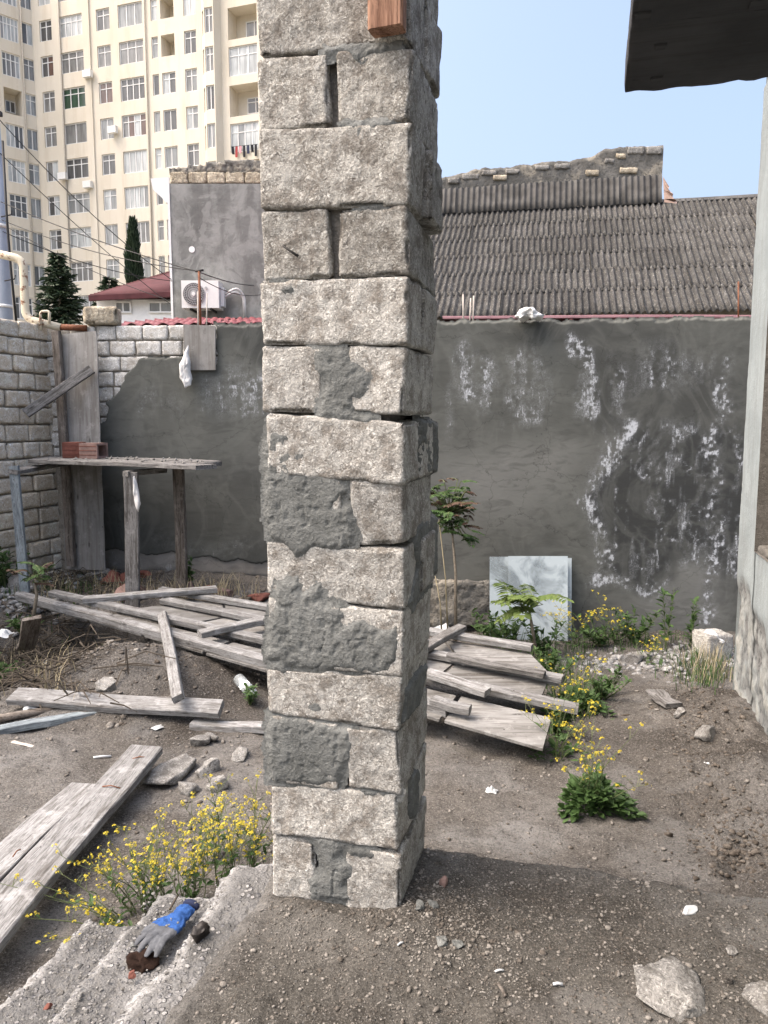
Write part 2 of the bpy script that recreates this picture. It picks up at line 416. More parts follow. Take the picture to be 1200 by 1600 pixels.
MAT['steel_rust'] = m_rust('rusty_steel', (0.16, 0.07, 0.04), 0.7)
MAT['steel_dark'] = m_plain('dark_steel', (0.03, 0.028, 0.026), 0.7, 0.3)
MAT['rebar_pale'] = m_plain('cement_splashed_rebar', (0.42, 0.38, 0.34), 0.8)
MAT['white_cloth'] = m_plain('white_cloth', (0.60, 0.60, 0.595), 0.9, 0.1, 0, 0.08, 20, 0.004)
MAT['leaf'] = m_leaf('leaf_green', (0.035, 0.075, 0.02), (0.075, 0.13, 0.04))
MAT['leaf_light'] = m_leaf('leaf_light_green', (0.09, 0.14, 0.035), (0.15, 0.20, 0.06))
MAT['leaf_red'] = m_leaf('leaf_red', (0.065, 0.035, 0.028), (0.11, 0.07, 0.045))
MAT['stem'] = m_leaf('plant_stem', (0.085, 0.115, 0.045), (0.14, 0.16, 0.075), 0.1)
MAT['petal'] = m_leaf('yellow_petal', (0.46, 0.37, 0.025), (0.60, 0.50, 0.06), 0.3)
MAT['bark'] = m_plain('bark', (0.22, 0.19, 0.15), 0.9, 0.1, 0, 0.3, 40, 0.002)
MAT['twig'] = m_plain('dry_twig', (0.085, 0.072, 0.058), 0.9, 0.1, 0, 0.35, 8)
MAT['dry_grass'] = m_leaf('dry_grass', (0.28, 0.24, 0.15), (0.38, 0.33, 0.22), 0.2)

# ------------------------------------------------------------------ house frame: u along the front edge of the floor, v away from the camera
TH = math.radians(15); U = Vector((math.cos(TH), -math.sin(TH), 0)); VV = Vector((math.sin(TH), math.cos(TH), 0)); ZZ = Vector((0, 0, 1))
O = Vector((0.047, 2.24, 0))
def H(s, t, z=0): return O + U * s + VV * t + Vector((0, 0, z))
def toH(x, y):
    x = np.asarray(x) - O.x; y = np.asarray(y) - O.y
    return x * U.x + y * U.y, x * VV.x + y * VV.y

# ------------------------------------------------------------------ ground heights
BW0 = Vector((-3.67, 8.45, 0)); BW1 = Vector((3.65, 8.0, 0)); BWD = (BW1 - BW0).normalized(); BWN = Vector((BWD.y, -BWD.x, 0))
if BWN.y > 0: BWN = -BWN
def yard(x, y):
    x = np.asarray(x, float); y = np.asarray(y, float)
    z = -0.41 - 0.29 * sstep(4.2, 7.6, y)
    z = z + 0.56 * sstep(-0.1, -1.1, x) * sstep(6.15, 7.0, y) - 0.02
    z = z + 0.40 * np.exp(-(((x + 1.85) / 0.75) ** 2 + ((y - 5.48) / 0.52) ** 2) ** 1.2)      # soil heap
    z = z + 0.08 * np.exp(-(((x + 0.8) / 0.9) ** 2 + ((y - 5.6) / 0.7) ** 2))
    z = z + 0.03 * np.exp(-(((x + 3.2) / 0.9) ** 2 + ((y - 5.6) / 0.8) ** 2))
    s, t = toH(x, y)
    z = z + 0.10 * np.exp(-((s - 1.45) / 0.28) ** 2) * sstep(0.5, 1.2, t) * (1 - sstep(3.2, 4.2, t))   # spoil along the house wall
    z = z - 0.13 * np.exp(-(((s - 0.66) / 0.22) ** 2 + ((t - 0.72) / 0.13) ** 2))                       # scooped hollow by the floor edge
    z = z + 0.09 * np.exp(-(((s - 1.1) / 0.35) ** 2 + ((t - 0.75) / 0.2) ** 2))
    sh = np.shape(x); p = P3(x, y)
    n = 0.05 * fbm(p, 0.9, 3, 3) + 0.022 * fbm(p, 4.5, 3, 4) + 0.008 * fbm(p, 22, 3, 5)
    rough = np.exp(-((s - 1.35) / 0.35) ** 2) * sstep(0.45, 0.9, t) + sstep(-0.8, -1.4, x) * sstep(4.8, 5.6, y) * 0.8
    n = n + (rough.ravel() if np.ndim(rough) else float(rough)) * (0.06 * np.clip(fbm(p, 7, 3, 8), -0.3, 1) + 0.035 * fbm(p, 19, 3, 9))
    return z + n.reshape(sh)
def yz(x, y): return float(yard(np.array([x]), np.array([y]))[0])
def on_yard(px, py, it=5):
    z = -0.45
    for _ in range(it):
        p = on_z(px, py, z); z = yz(p.x, p.y)
    return on_z(px, py, z)

def on_yard_many(px, py, it=5):
    px = np.asarray(px, float); py = np.asarray(py, float); dx = (px - 600) / 1200; dy = (800 - py) / 1200
    D = np.stack([dx, CP + dy * SP, -SP + dy * CP], 1); z = np.full(len(px), -0.45)
    for _ in range(it):
        P = D * ((z - CAMZ) / D[:, 2])[:, None]; z = yard(P[:, 0], P[:, 1])
    return np.stack([P[:, 0], P[:, 1], z], 1)
def scatter(spots, n, seed):
    r = np.random.default_rng(seed); S = np.array(spots, float)[r.integers(0, len(spots), n)]
    return on_yard_many(S[:, 0] + r.normal(size=n) * S[:, 2], S[:, 1] + r.normal(size=n) * S[:, 3])

# ================================================================== THE GROUND
def m_ground(name, a, b, pale, damp_and_shade, grit=1.0):
    t = NT(name); v = t.vec(rnd=False); s = t.attr()
    big = t.noise(v, 1.7, 5, 0.6); mid = t.noise(v, 14, 5, 0.65); fine = t.noise(v, 130 * grit, 3, 0.75); peb = t.voro(v, 85 * grit); pc = t.voro(v, 85 * grit, 'F1', "Color"); p2 = t.voro(v, 34 * grit); pc2 = t.voro(v, 34 * grit, 'F1', "Color")
    c = t.mix(t.ramp(big, [(0.35, 0.0), (0.65, 1.0)]), a, b)
    c = t.mix(t.ramp(mid, [(0.35, 0.55), (0.52, 0.0)]), c, tuple(x * 0.55 for x in a))
    c = t.mix(t.math('MULTIPLY', s[0], t.ramp(mid, [(0.25, 0.35), (0.6, 1.0)])), c, pale)
    c = t.mix(t.math('MULTIPLY', s[1], 0.9), c, damp_and_shade)
    f2 = t.noise(v, 70 * grit, 4, 0.8)
    c = t.mix(t.ramp(f2, [(0.53, 0.0), (0.68, 0.8)]), c, tuple(min(1, x * 1.9) for x in b))
    c = t.mix(t.ramp(f2, [(0.34, 0.85), (0.46, 0.0)]), c, tuple(x * 0.35 for x in a))
    c = t.mix(t.ramp(fine, [(0.56, 0.0), (0.70, 0.8)]), c, tuple(min(1, x * 2.1) for x in b))
    c = t.mix(t.ramp(fine, [(0.3, 0.8), (0.43, 0.0)]), c, tuple(x * 0.38 for x in a))
    sel = t.math('MULTIPLY', t.ramp(peb, [(0.22, 1.0), (0.34, 0.0)]), t.ramp(pc, [(0.62, 0.0), (0.66, 1.0)]))
    c = t.mix(t.math('MULTIPLY', sel, 0.75), c, t.ramp(t.noise(v, 60, 2), [(0.35, tuple(x * 0.6 for x in a)), (0.65, tuple(min(1, x * 1.7) for x in pale))]))
    sel2 = t.math('MULTIPLY', t.ramp(p2, [(0.2, 1.0), (0.3, 0.0)]), t.ramp(pc2, [(0.78, 0.0), (0.8, 1.0)]))
    c = t.mix(t.math('MULTIPLY', sel2, 0.6), c, pale)
    h = t.math('ADD', t.math('MULTIPLY', mid, 1.2), t.math('ADD', t.math('ADD', t.math('MULTIPLY', fine, 0.6), t.math('MULTIPLY', f2, 0.9)), t.math('ADD', t.math('MULTIPLY', sel, 0.8), t.math('MULTIPLY', sel2, 1.2))))
    return t.out(c, t.bump(h, 0.009 / grit ** 0.5, 1.0), 0.97, 0.1)
MAT['sand'] = m_ground('yard_soil', (0.083, 0.076, 0.068), (0.122, 0.113, 0.103), (0.20, 0.196, 0.19), (0.04, 0.035, 0.03))
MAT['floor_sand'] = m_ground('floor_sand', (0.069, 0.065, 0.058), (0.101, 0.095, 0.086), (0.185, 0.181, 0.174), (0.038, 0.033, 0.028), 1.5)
MAT['far_ground'] = m_plain('far_ground', (0.2, 0.19, 0.16), 0.95, 0.1, 0, 0.3, 0.2)

def build_ground():
    # near yard sheet
    xs = np.concatenate([np.arange(-9, -4.2, 0.12), np.arange(-4.2, 4.2, 0.025), np.arange(4.2, 7, 0.12)])
    ys = np.concatenate([np.arange(-3, 2.2, 0.1), np.arange(2.2, 5.2, 0.02), np.arange(5.2, 8.9, 0.03)])
    gx, gy = np.meshgrid(xs, ys, indexing='ij'); gz = yard(gx, gy)
    px, py = to_px(np.stack([gx, gy, gz], -1)); p = P3(gx, gy)
    n = fbm(p, 3, 3, 21).reshape(gx.shape); s, t = toH(gx, gy)
    pale = 0
    for (cx, cy, rx, ry, k) in [(200, 1050, 70, 40, .6), (55, 1200, 90, 40, .9), (40, 1290, 70, 45, 1.0), (830, 1300, 110, 50, .8), (700, 1180, 60, 40, .4), (1000, 1040, 130, 25, .8), (1090, 1030, 60, 28, .8), (400, 1300, 80, 60, .35), (60, 1150, 60, 20, .5)]:
        pale = pale + k * np.exp(-(((px - cx) / rx) ** 2 + ((py - cy) / ry) ** 2)) * (0.75 + n)
    dark = 0  # dark soil patches, with the shade under the formwork panel painted in
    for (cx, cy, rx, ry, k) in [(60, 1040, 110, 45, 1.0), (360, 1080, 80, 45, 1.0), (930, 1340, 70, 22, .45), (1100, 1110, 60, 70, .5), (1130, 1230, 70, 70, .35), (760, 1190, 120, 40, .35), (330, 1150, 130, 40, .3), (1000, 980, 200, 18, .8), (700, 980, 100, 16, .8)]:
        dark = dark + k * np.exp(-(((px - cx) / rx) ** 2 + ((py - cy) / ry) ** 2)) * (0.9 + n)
    big = fbm(p, 1.1, 3, 23).reshape(gx.shape); med = fbm(p, 3.2, 4, 24).reshape(gx.shape)
    pale = pale + 0.55 * sstep(0.05, 0.45, med + 0.4 * big); dark = dark + 0.5 * sstep(0.1, 0.5, fbm(p, 2.4, 3, 26).reshape(gx.shape)) + 0.3 * sstep(.1, .5, -big)
    vis = gy > 2.3
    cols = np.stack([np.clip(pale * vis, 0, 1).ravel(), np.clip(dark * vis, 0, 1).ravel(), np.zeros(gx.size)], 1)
    o = mk('ground', P3(gx, gy, gz), grid_faces(len(xs), len(ys)), MAT['sand'], smooth=True, cols=cols)
    tag(o, 'sandy brown yard soil with pale dust patches', 'ground', kind='structure')
    # land beyond the walls
    xs = np.array([-900, -60, -9.2, -8.9, 6.9, 7.2, 60, 900.]); ys = np.array([-900, -60, -3.2, -2.9, 8.8, 9.0, 60, 1400.])
    gx, gy = np.meshgrid(xs, ys, indexing='ij'); gz = np.full(gx.shape, -1.0)
    o = mk('far_ground', P3(gx, gy, gz), grid_faces(8, 8), MAT['far_ground'])
    tag(o, 'open land around the yard', 'ground', kind='structure')
build_ground()

# ------------------------------------------------------------------ floor slab of the house (sand covered)
def slabz(s, t):
    s = np.asarray(s, float); t = np.asarray(t, float); p = P3(s, t) + 11.3
    z = 0.012 * fbm(p, 2.2, 3, 31) + 0.010 * fbm(p, 8, 3, 32) + 0.0055 * fbm(p, 30, 3, 33) + 0.003 * fbm(p, 75, 2, 34)
    z = z.reshape(s.shape)
    z = z + 0.03 * np.exp(-(((s - 0.06) / 0.13) ** 2 + ((t - 0.12) / 0.28) ** 2)) + 0.02 * np.exp(-(((s + 0.2) / 0.3) ** 2 + ((t + 0.07) / 0.08) ** 2))
    z = z - 0.02 * np.exp(-(((s - 0.25) / 0.12) ** 2 + ((t + 0.35) / 0.1) ** 2))
    cl = np.clip(fbm(p, 13, 2, 36), 0.1, 1).reshape(s.shape) - 0.1
    z = z + 0.05 * cl * (np.exp(-(((s - 0.15) / 0.14) ** 2 + ((t + 0.06) / 0.12) ** 2)) + 0.5 * sstep(-0.1, -0.5, t))
    return z - 0.006
def build_slab():
    s = np.concatenate([np.arange(-0.56, 1.56, 0.009), [1.62]]); t = np.concatenate([[-4.0, -3, -2, -1.3], np.arange(-1.0, 0.52, 0.009)])
    gs, gt = np.meshgrid(s, t, indexing='ij')
    p = P3(gs, gt)
    e1 = 0.425 + 0.016 * fbm(p, 7, 3, 41).reshape(gs.shape); e2 = -0.475 + 0.02 * fbm(p, 6, 3, 42).reshape(gs.shape)
    z = slabz(gs, gt); d = np.maximum(gt - e1, e2 - gs)
    z = z - 0.012 * sstep(-0.05, 0.0, d) - 0.55 * sstep(0.0, 0.045, d) - 0.01
    n = fbm(p, 5, 3, 43).reshape(gs.shape)
    pale = np.exp(-((gt - 0.40) / 0.03) ** 2) * (0.3 + n) * (gs > .3) + 0.7 * np.exp(-((gs + 0.47) / 0.06) ** 2) + 0.35 * np.exp(-(((gs + .25) / .25) ** 2 + ((gt + .12) / .12) ** 2))
    dark = 0.22 * np.exp(-((gt - 0.22) / 0.2) ** 2) * (gs > 0) * (0.8 + n)  # shadow band right of the pillar, painted into the sand colour
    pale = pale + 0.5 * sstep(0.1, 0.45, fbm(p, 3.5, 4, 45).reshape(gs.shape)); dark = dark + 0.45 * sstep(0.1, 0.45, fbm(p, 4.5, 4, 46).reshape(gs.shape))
    x = O.x + gs * U.x + gt * VV.x; y = O.y + gs * U.y + gt * VV.y
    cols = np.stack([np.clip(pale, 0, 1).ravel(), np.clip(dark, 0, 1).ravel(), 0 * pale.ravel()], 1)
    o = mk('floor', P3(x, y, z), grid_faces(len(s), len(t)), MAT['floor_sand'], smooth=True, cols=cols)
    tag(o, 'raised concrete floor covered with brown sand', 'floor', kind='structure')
build_slab()
def on_floor(px, py):
    z = 0.0
    for _ in range(6):
        p = on_z(px, py, z); s, t = toH(p.x, p.y); z = float(slabz(np.array([s]), np.array([t]))[0]) - 0.01
    return on_z(px, py, z)

# ------------------------------------------------------------------ broken concrete steps going down to the left
def m_concrete():
    t = NT('crumbled_concrete'); v = t.vec(rnd=False); sa = t.attr()
    big = t.noise(v, 9, 4); mid = t.noise(v, 38, 5, 0.65); fine = t.noise(v, 150, 3, 0.7); pe = t.voro(v, 48); pc = t.voro(v, 48, 'F1', "Color"); pb = t.voro(v, 95); 
    c = t.mix(t.ramp(big, [(0.35, 0.0), (0.62, 1.0)]), (0.085, 0.084, 0.082), (0.145, 0.144, 0.142))
    c = t.mix(t.math('MULTIPLY', sa[0], t.ramp(mid, [(0.35, 0.2), (0.55, 1.0)])), c, (0.345, 0.343, 0.338))
    c = t.mix(t.ramp(mid, [(0.33, 0.8), (0.48, 0.0)]), c, (0.15, 0.145, 0.135))
    st = t.math('MULTIPLY', t.ramp(pe, [(0.3, 1.0), (0.42, 0.0)]), t.ramp(big, [(0.45, 1.0), (0.6, 0.0)]))
    c = t.mix(t.math('MULTIPLY', st, 0.7), c, t.mix(t.ramp(pc, [(0.3, 0.0), (0.7, 1.0)]), (0.2, 0.2, 0.21), (0.42, 0.41, 0.40)))
    c = t.mix(t.ramp(fine, [(0.58, 0.0), (0.74, 0.7)]), c, (0.33, 0.328, 0.322))
    h = t.math('ADD', t.math('MULTIPLY', st, 1.1), t.math('ADD', mid, t.math('ADD', t.math('MULTIPLY', fine, 0.5), t.math('MULTIPLY', pb, 0.4))))
    return t.out(c, t.bump(h, 0.012, 1.0), 0.95, 0.15)
MAT['steps'] = m_concrete()
def plate(name, poly, z, zb, sp, seed, parent, amp=0.012, bev=0.03):
    xs = [p[0] for p in poly]; ys = [p[1] for p in poly]
    gx, gy = np.meshgrid(np.arange(min(xs) - .06, max(xs) + .06, sp), np.arange(min(ys) - .06, max(ys) + .06, sp), indexing='ij')
    p = P3(gx, gy) + seed * 3.3
    sd = sd_poly(gx, gy, poly).ravel() + 0.024 * fbm(p, 7, 3, seed) + 0.010 * fbm(p, 30, 2, seed + 1)
    h = z + amp * (fbm(p, 5, 3, seed + 2) + 0.7 * np.abs(fbm(p, 17, 3, seed + 3)) + 0.5 * fbm(p, 50, 2, seed + 4))
    h = h - 0.02 * sstep(-0.06, 0, sd) + (zb - z) * sstep(0, bev, sd)
    W = np.stack([gx.ravel(), gy.ravel(), h], 1); F = grid_faces(*gx.shape); F = F[(sd[F] < bev * 1.3).any(1)]
    used = np.unique(F); re = np.full(len(W), -1); re[used] = np.arange(len(used))
    wear = sstep(-0.06, -0.012, sd) * (0.8 + 0.9 * fbm(p, 9, 3, seed + 6)) + 0.35 * sstep(0.15, 0.4, fbm(p, 3.5, 3, seed + 7))
    return mk(name, W[used], re[F], MAT['steps'], parent, smooth=True, cols=np.clip(np.stack([wear, 0 * wear, 0 * wear], 1), 0, 1)[used])
steps = thing('broken_steps', 'crumbling concrete steps left of the pillar, going down to the yard', 'steps', on_z(250, 1500, -0.4))
def zp(pts, z): return [tuple(on_z(x, y, z).xy) for x, y in pts]
inner = [tuple(H(-0.42, -0.9).xy), tuple(H(-0.42, 0.36).xy)]
A_ = zp([(450, 1338), (419, 1347), (362, 1352), (335, 1388), (300, 1440), (268, 1500), (229, 1536), (165, 1600), (90, 1670)], -0.06)
B_ = zp([(450, 1360), (330, 1395), (247, 1392), (208, 1440), (186, 1450), (168, 1479), (143, 1511), (97, 1558), (57, 1597), (-20, 1680)], -0.20)
C_ = zp([(300, 1440), (208, 1440), (133, 1436), (90, 1480), (29, 1533), (0, 1558), (-60, 1600), (-120, 1680)], -0.33)
plate('step', [inner[0], inner[1]] + A_, -0.06, -0.6, 0.009, 51, steps, 0.014, 0.014)
plate('step', [inner[0], inner[1]] + B_, -0.20, -0.62, 0.009, 55, steps, 0.014, 0.014)
plate('step', [inner[0], tuple(H(-0.5, .1).xy)] + C_, -0.33, -0.64, 0.009, 59, steps, 0.014, 0.014)

# ================================================================== THE PILLAR
NF = -VV                                     # outward normal of the front face
pillar = thing('stone_pillar', 'tall pillar of rough limestone blocks smeared with grey cement mortar', 'pillar', H(-0.22, 0.2, 0))
PW, PD = 0.435, 0.40
def face_pt(px, py): return on_plane(px, py, O, VV)
def fs(px, py):
    p = face_pt(px, py); return (p - O).dot(U), p.z
# courses: (xl, ytl, ybl, xr, ytr, ybr, [split px pairs])
COURSES = [
 (422, 1305, 1388, 620, 1333, 1428, (492, 540)),
 (422, 1226, 1303, 624, 1243, 1330, None),
 (422, 1118, 1223, 623, 1145, 1240, (528, 545)),
 (417, 1040, 1114, 625, 1056, 1142, None),
 (419, 936, 1037, 626, 956, 1053, (506, 518)),
 (415, 848, 932, 631, 857, 953, None),
 (418, 745, 844, 630, 757, 852, (533, 549)),
 (414, 648, 742, 631, 657, 754, None),
 (405, 540, 643, 634, 545, 647, (501, 546)),
 (407, 439, 537, 637, 432, 538, None),
 (409, 331, 437, 639, 322, 430, (514, 527)),
 (406, 208, 328, 642, 194, 319, None),
 (402, 90, 206, 641, 73, 190, (511, 525)),
 (400, -40, 88, 640, -62, 66, None),
 (398, -190, -44, 640, -220, -68, (505, 520)),
 (396, -360, -196, 640, -400, -226, None),
]
def pblock(s0, s1, t0, t1, zs, seed, jit=0.004):
    """zs: z at (left,right) bottom and top"""
    rr = np.random.default_rng(seed)
    (zbl, zbr), (ztl, ztr) = zs
    C = [[[None, None], [None, None]], [[None, None], [None, None]]]
    for i, s in enumerate((s0, s1)):
        for j, t in enumerate((t0, t1)):
            for k in (0, 1):
                z = (zbl, zbr)[i] if k == 0 else (ztl, ztr)[i]
                C[i][j][k] = np.array(H(s, t, z)) + rr.normal(0, jit, 3)
    size = (abs(s1 - s0), abs(t1 - t0), (ztl + ztr - zbl - zbr) / 2)
    V, F = rough_box(size, 0.0075, 0.008, 0.0055, seed, chip=0.026)
    return mk('block', tri_map(V, size, C), F, MAT['pillar_stone_old' if (zbl + ztl) / 2 > 1.95 else 'pillar_stone'], pillar, smooth=True)
zmid = []
for ci, (xl, ytl, ybl, xr, ytr, ybr, sp) in enumerate(COURSES):
    sl, ztl = fs(xl, ytl); _, zbl = fs(xl, ybl); sr, ztr = fs(xr, ytr); _, zbr = fs(xr, ybr)
    if ci == 0: zbl -= 0.03; zbr -= 0.02
    def zat(s, a, b): return a + (b - a) * (s - sl) / (sr - sl)
    rr = random.Random(ci * 7 + 1); back = PD + rr.uniform(-0.012, 0.016)
    zmid.append((ztl, ztr))
    if sp is None:
        pblock(sl, sr, rr.uniform(-.004, .003), 0.192, ((zbl, zbr), (ztl, ztr)), 100 + ci)
        rs = sr + rr.uniform(-0.004, 0.016)
        pblock(sl + rr.uniform(-.01, .01), rs, 0.206, back, ((zbl + .004, zbr + .004), (ztl, ztr)), 140 + ci)
    else:
        sa = fs(sp[0], (ytl + ybl) / 2)[0]; sb = fs(sp[1], (ytr + ybr) / 2)[0]
        pblock(sl, sa, rr.uniform(-.002, .006), back, ((zbl, zat(sa, zbl, zbr)), (ztl, zat(sa, ztl, ztr))), 180 + ci)
        pblock(sb, sr + rr.uniform(-.003, .008), rr.uniform(-.004, .004), back + rr.uniform(-.01, .012), ((zat(sb, zbl, zbr), zbr), (zat(sb, ztl, ztr), ztr)), 220 + ci)
# mortar core showing in the joints
size = (PW - 0.06, PD - 0.06, 3.75); V, F = rough_box(size, 0.016, 0.012, 0.012, 5, 0.0)
c = H(-PW / 2 - 0.008, PD / 2, 1.82); M = Matrix.Identity(4)
for i in range(3): M[i][0], M[i][1], M[i][3] = U[i], VV[i], c[i]
core = mk('mortar_bed', V, F, MAT['mortar_dark'], pillar, M, smooth=True); core['label'] = 'grey mortar in the joints between the blocks'

def c8(l): return [(380 + x / 3.478, y / 3.478) for x, y in l]
def c9(l): return [(380 + x / 3.334, 420 + y / 3.334) for x, y in l]
def c10(l): return [(380 + x / 2.856, 880 + y / 2.856) for x, y in l]
PATCH = [
 (c8([(440, 250), (760, 225), (830, 245), (720, 300), (650, 340), (600, 330), (560, 305), (505, 290), (440, 300)]), 0.006),
 (c8([(550, 665), (815, 645), (820, 680), (740, 715), (650, 735), (640, 790), (610, 790), (600, 740), (570, 710)]), 0.008),
 (c8([(625, 1115), (750, 1105), (760, 1125), (640, 1140)]), 0.005),
 (c9([(350, 410), (520, 420), (560, 470), (630, 550), (650, 630), (580, 690), (590, 750), (680, 775), (640, 808), (480, 795), (390, 770), (400, 690), (440, 590), (380, 540)]), 0.006),
 (c9([(128, 800), (210, 835), (320, 920), (350, 1030), (500, 1085), (535, 1150), (490, 1240), (560, 1240), (585, 1400), (520, 1465), (350, 1465), (270, 1510), (210, 1430), (135, 1400), (112, 1200), (108, 960)]), 0.011),
 (c9([(170, 85), (265, 85), (265, 125), (180, 130)]), 0.004),
 (c10([(155, 80), (240, 65), (262, 130), (350, 90), (335, 165), (440, 195), (450, 260), (540, 250), (600, 300), (680, 290), (692, 420), (650, 492), (320, 478), (210, 455), (105, 425), (118, 250), (140, 130)]), 0.010),
 (c10([(265, 635), (310, 588), (372, 620), (362, 672), (300, 690)]), 0.006),
 (c10([(112, 672), (250, 688), (482, 740), (490, 880), (450, 920), (430, 985), (310, 996), (112, 972), (105, 800)]), 0.011),
 (c10([(290, 1212), (400, 1212), (455, 1260), (415, 1320), (490, 1350), (480, 1410), (450, 1440), (500, 1510), (380, 1500), (300, 1490), (290, 1410), (380, 1390), (350, 1300)]), 0.007),
 (c10([(110, 430), (200, 430), (190, 500), (130, 480)]), 0.006),
 (c10([(470, 1265), (600, 1300), (590, 1320), (480, 1300)]), 0.004),
 (c10([(525, 1015), (690, 1020), (690, 1040), (540, 1040)]), 0.003),
]
for i, (pl, h) in enumerate(PATCH):
    plane_sheet('mortar_smear', O, U, ZZ, NF, [fs(*p) for p in pl], h * 0.7, 0.0042, MAT['mortar'], pillar, amp=0.0028, edge=0.034, seed=300 + i, sink=0.006, ragged=0.012, rscale=24)
# mortar on the right-hand face
def rs_(px, py):
    p = on_plane(px, py, H(0.004, 0, 0), U); return (p - O).dot(VV), p.z
for i, (pl, h) in enumerate([(c9([(905, 780), (1000, 790), (1000, 1060), (900, 1090)]), 0.014), (c9([(890, 1330), (1000, 1280), (1000, 1600), (900, 1600), (880, 1460)]), 0.014),
                             (c9([(900, 60), (985, 90), (985, 330), (930, 380)]), 0.012), (c10([(770, 0), (850, 0), (830, 110), (740, 230), (720, 180)]), 0.012), (c10([(760, 500), (820, 440), (780, 640), (710, 720), (720, 560)]), 0.010), (c10([(740, 940), (780, 920), (770, 1120), (745, 1150)]), 0.010)]):
    plane_sheet('mortar_smear', H(0.004, 0, 0), VV, ZZ, U, [rs_(*p) for p in pl], h, 0.0055, MAT['mortar'], pillar, amp=0.006, edge=0.018, seed=330 + i, sink=0.012, ragged=0.012, rscale=22)
# bent nail in a block
q = [face_pt(*c8([p])[0]) + NF * d for p, d in (((228, 1340), 0.004), ((232, 1345), 0.022), ((270, 1372), 0.024), ((312, 1400), 0.020))]
tube('nail', q, [0.004, 0.003, 0.003, 0.0045], MAT['steel_dark'], pillar, 6)

# timber clamped to the top of the pillar
a = face_pt(610, 58) + NF * 0.034; b = Vector((a.x, a.y, 3.5))
tp = plank('timber_prop', a, b, 0.098, 0.055, MAT['wood_red'], None, NF, 3, 0.0)
tag(tp, 'reddish timber fixed upright to the top of the pillar', 'timber')

# ================================================================== HOUSE WALL ON THE RIGHT AND SLAB OVERHEAD
def m_house():
    t = NT('house_plaster'); v = t.vec(rnd=False); s = t.attr(); big = t.noise(v, 2.2, 5); st = t.noise(t.vec((5, 5, 0.7), False), 3, 5, 0.6); mid = t.noise(v, 22, 5, 0.65); fine = t.noise(v, 110, 3, 0.7)
    c = t.mix(t.ramp(big, [(0.3, 0.0), (0.7, 1.0)]), (0.222, 0.25, 0.255), (0.292, 0.325, 0.33))
    c = t.mix(t.ramp(st, [(0.35, 0.5), (0.55, 0.0)]), c, (0.19, 0.2, 0.2))
    st2 = t.mix(t.ramp(mid, [(0.38, 0.0), (0.52, 1.0)]), (0.06, 0.06, 0.06), (0.17, 0.17, 0.165))
    cr = t.mix(t.ramp(mid, [(0.36, 0.0), (0.6, 1.0)]), (0.205, 0.208, 0.193), (0.325, 0.328, 0.31))
    c = t.mix(s[0], c, st2); c = t.mix(s[1], c, cr)
    c = t.mix(t.ramp(fine, [(0.3, 0.5), (0.4, 0.0)]), c, (0.16, 0.16, 0.155))
    return t.out(c, t.bump(t.math('ADD', mid, t.math('MULTIPLY', fine, 0.4)), 0.006, 1.0), 0.95, 0.15)
MAT['house'] = m_house()
HS = 1.61; T_END = 3.91
house = thing('house_wall', 'pale grey plastered house wall with crumbling base on the right', 'wall', H(HS + 0.15, 1.5, -0.5))
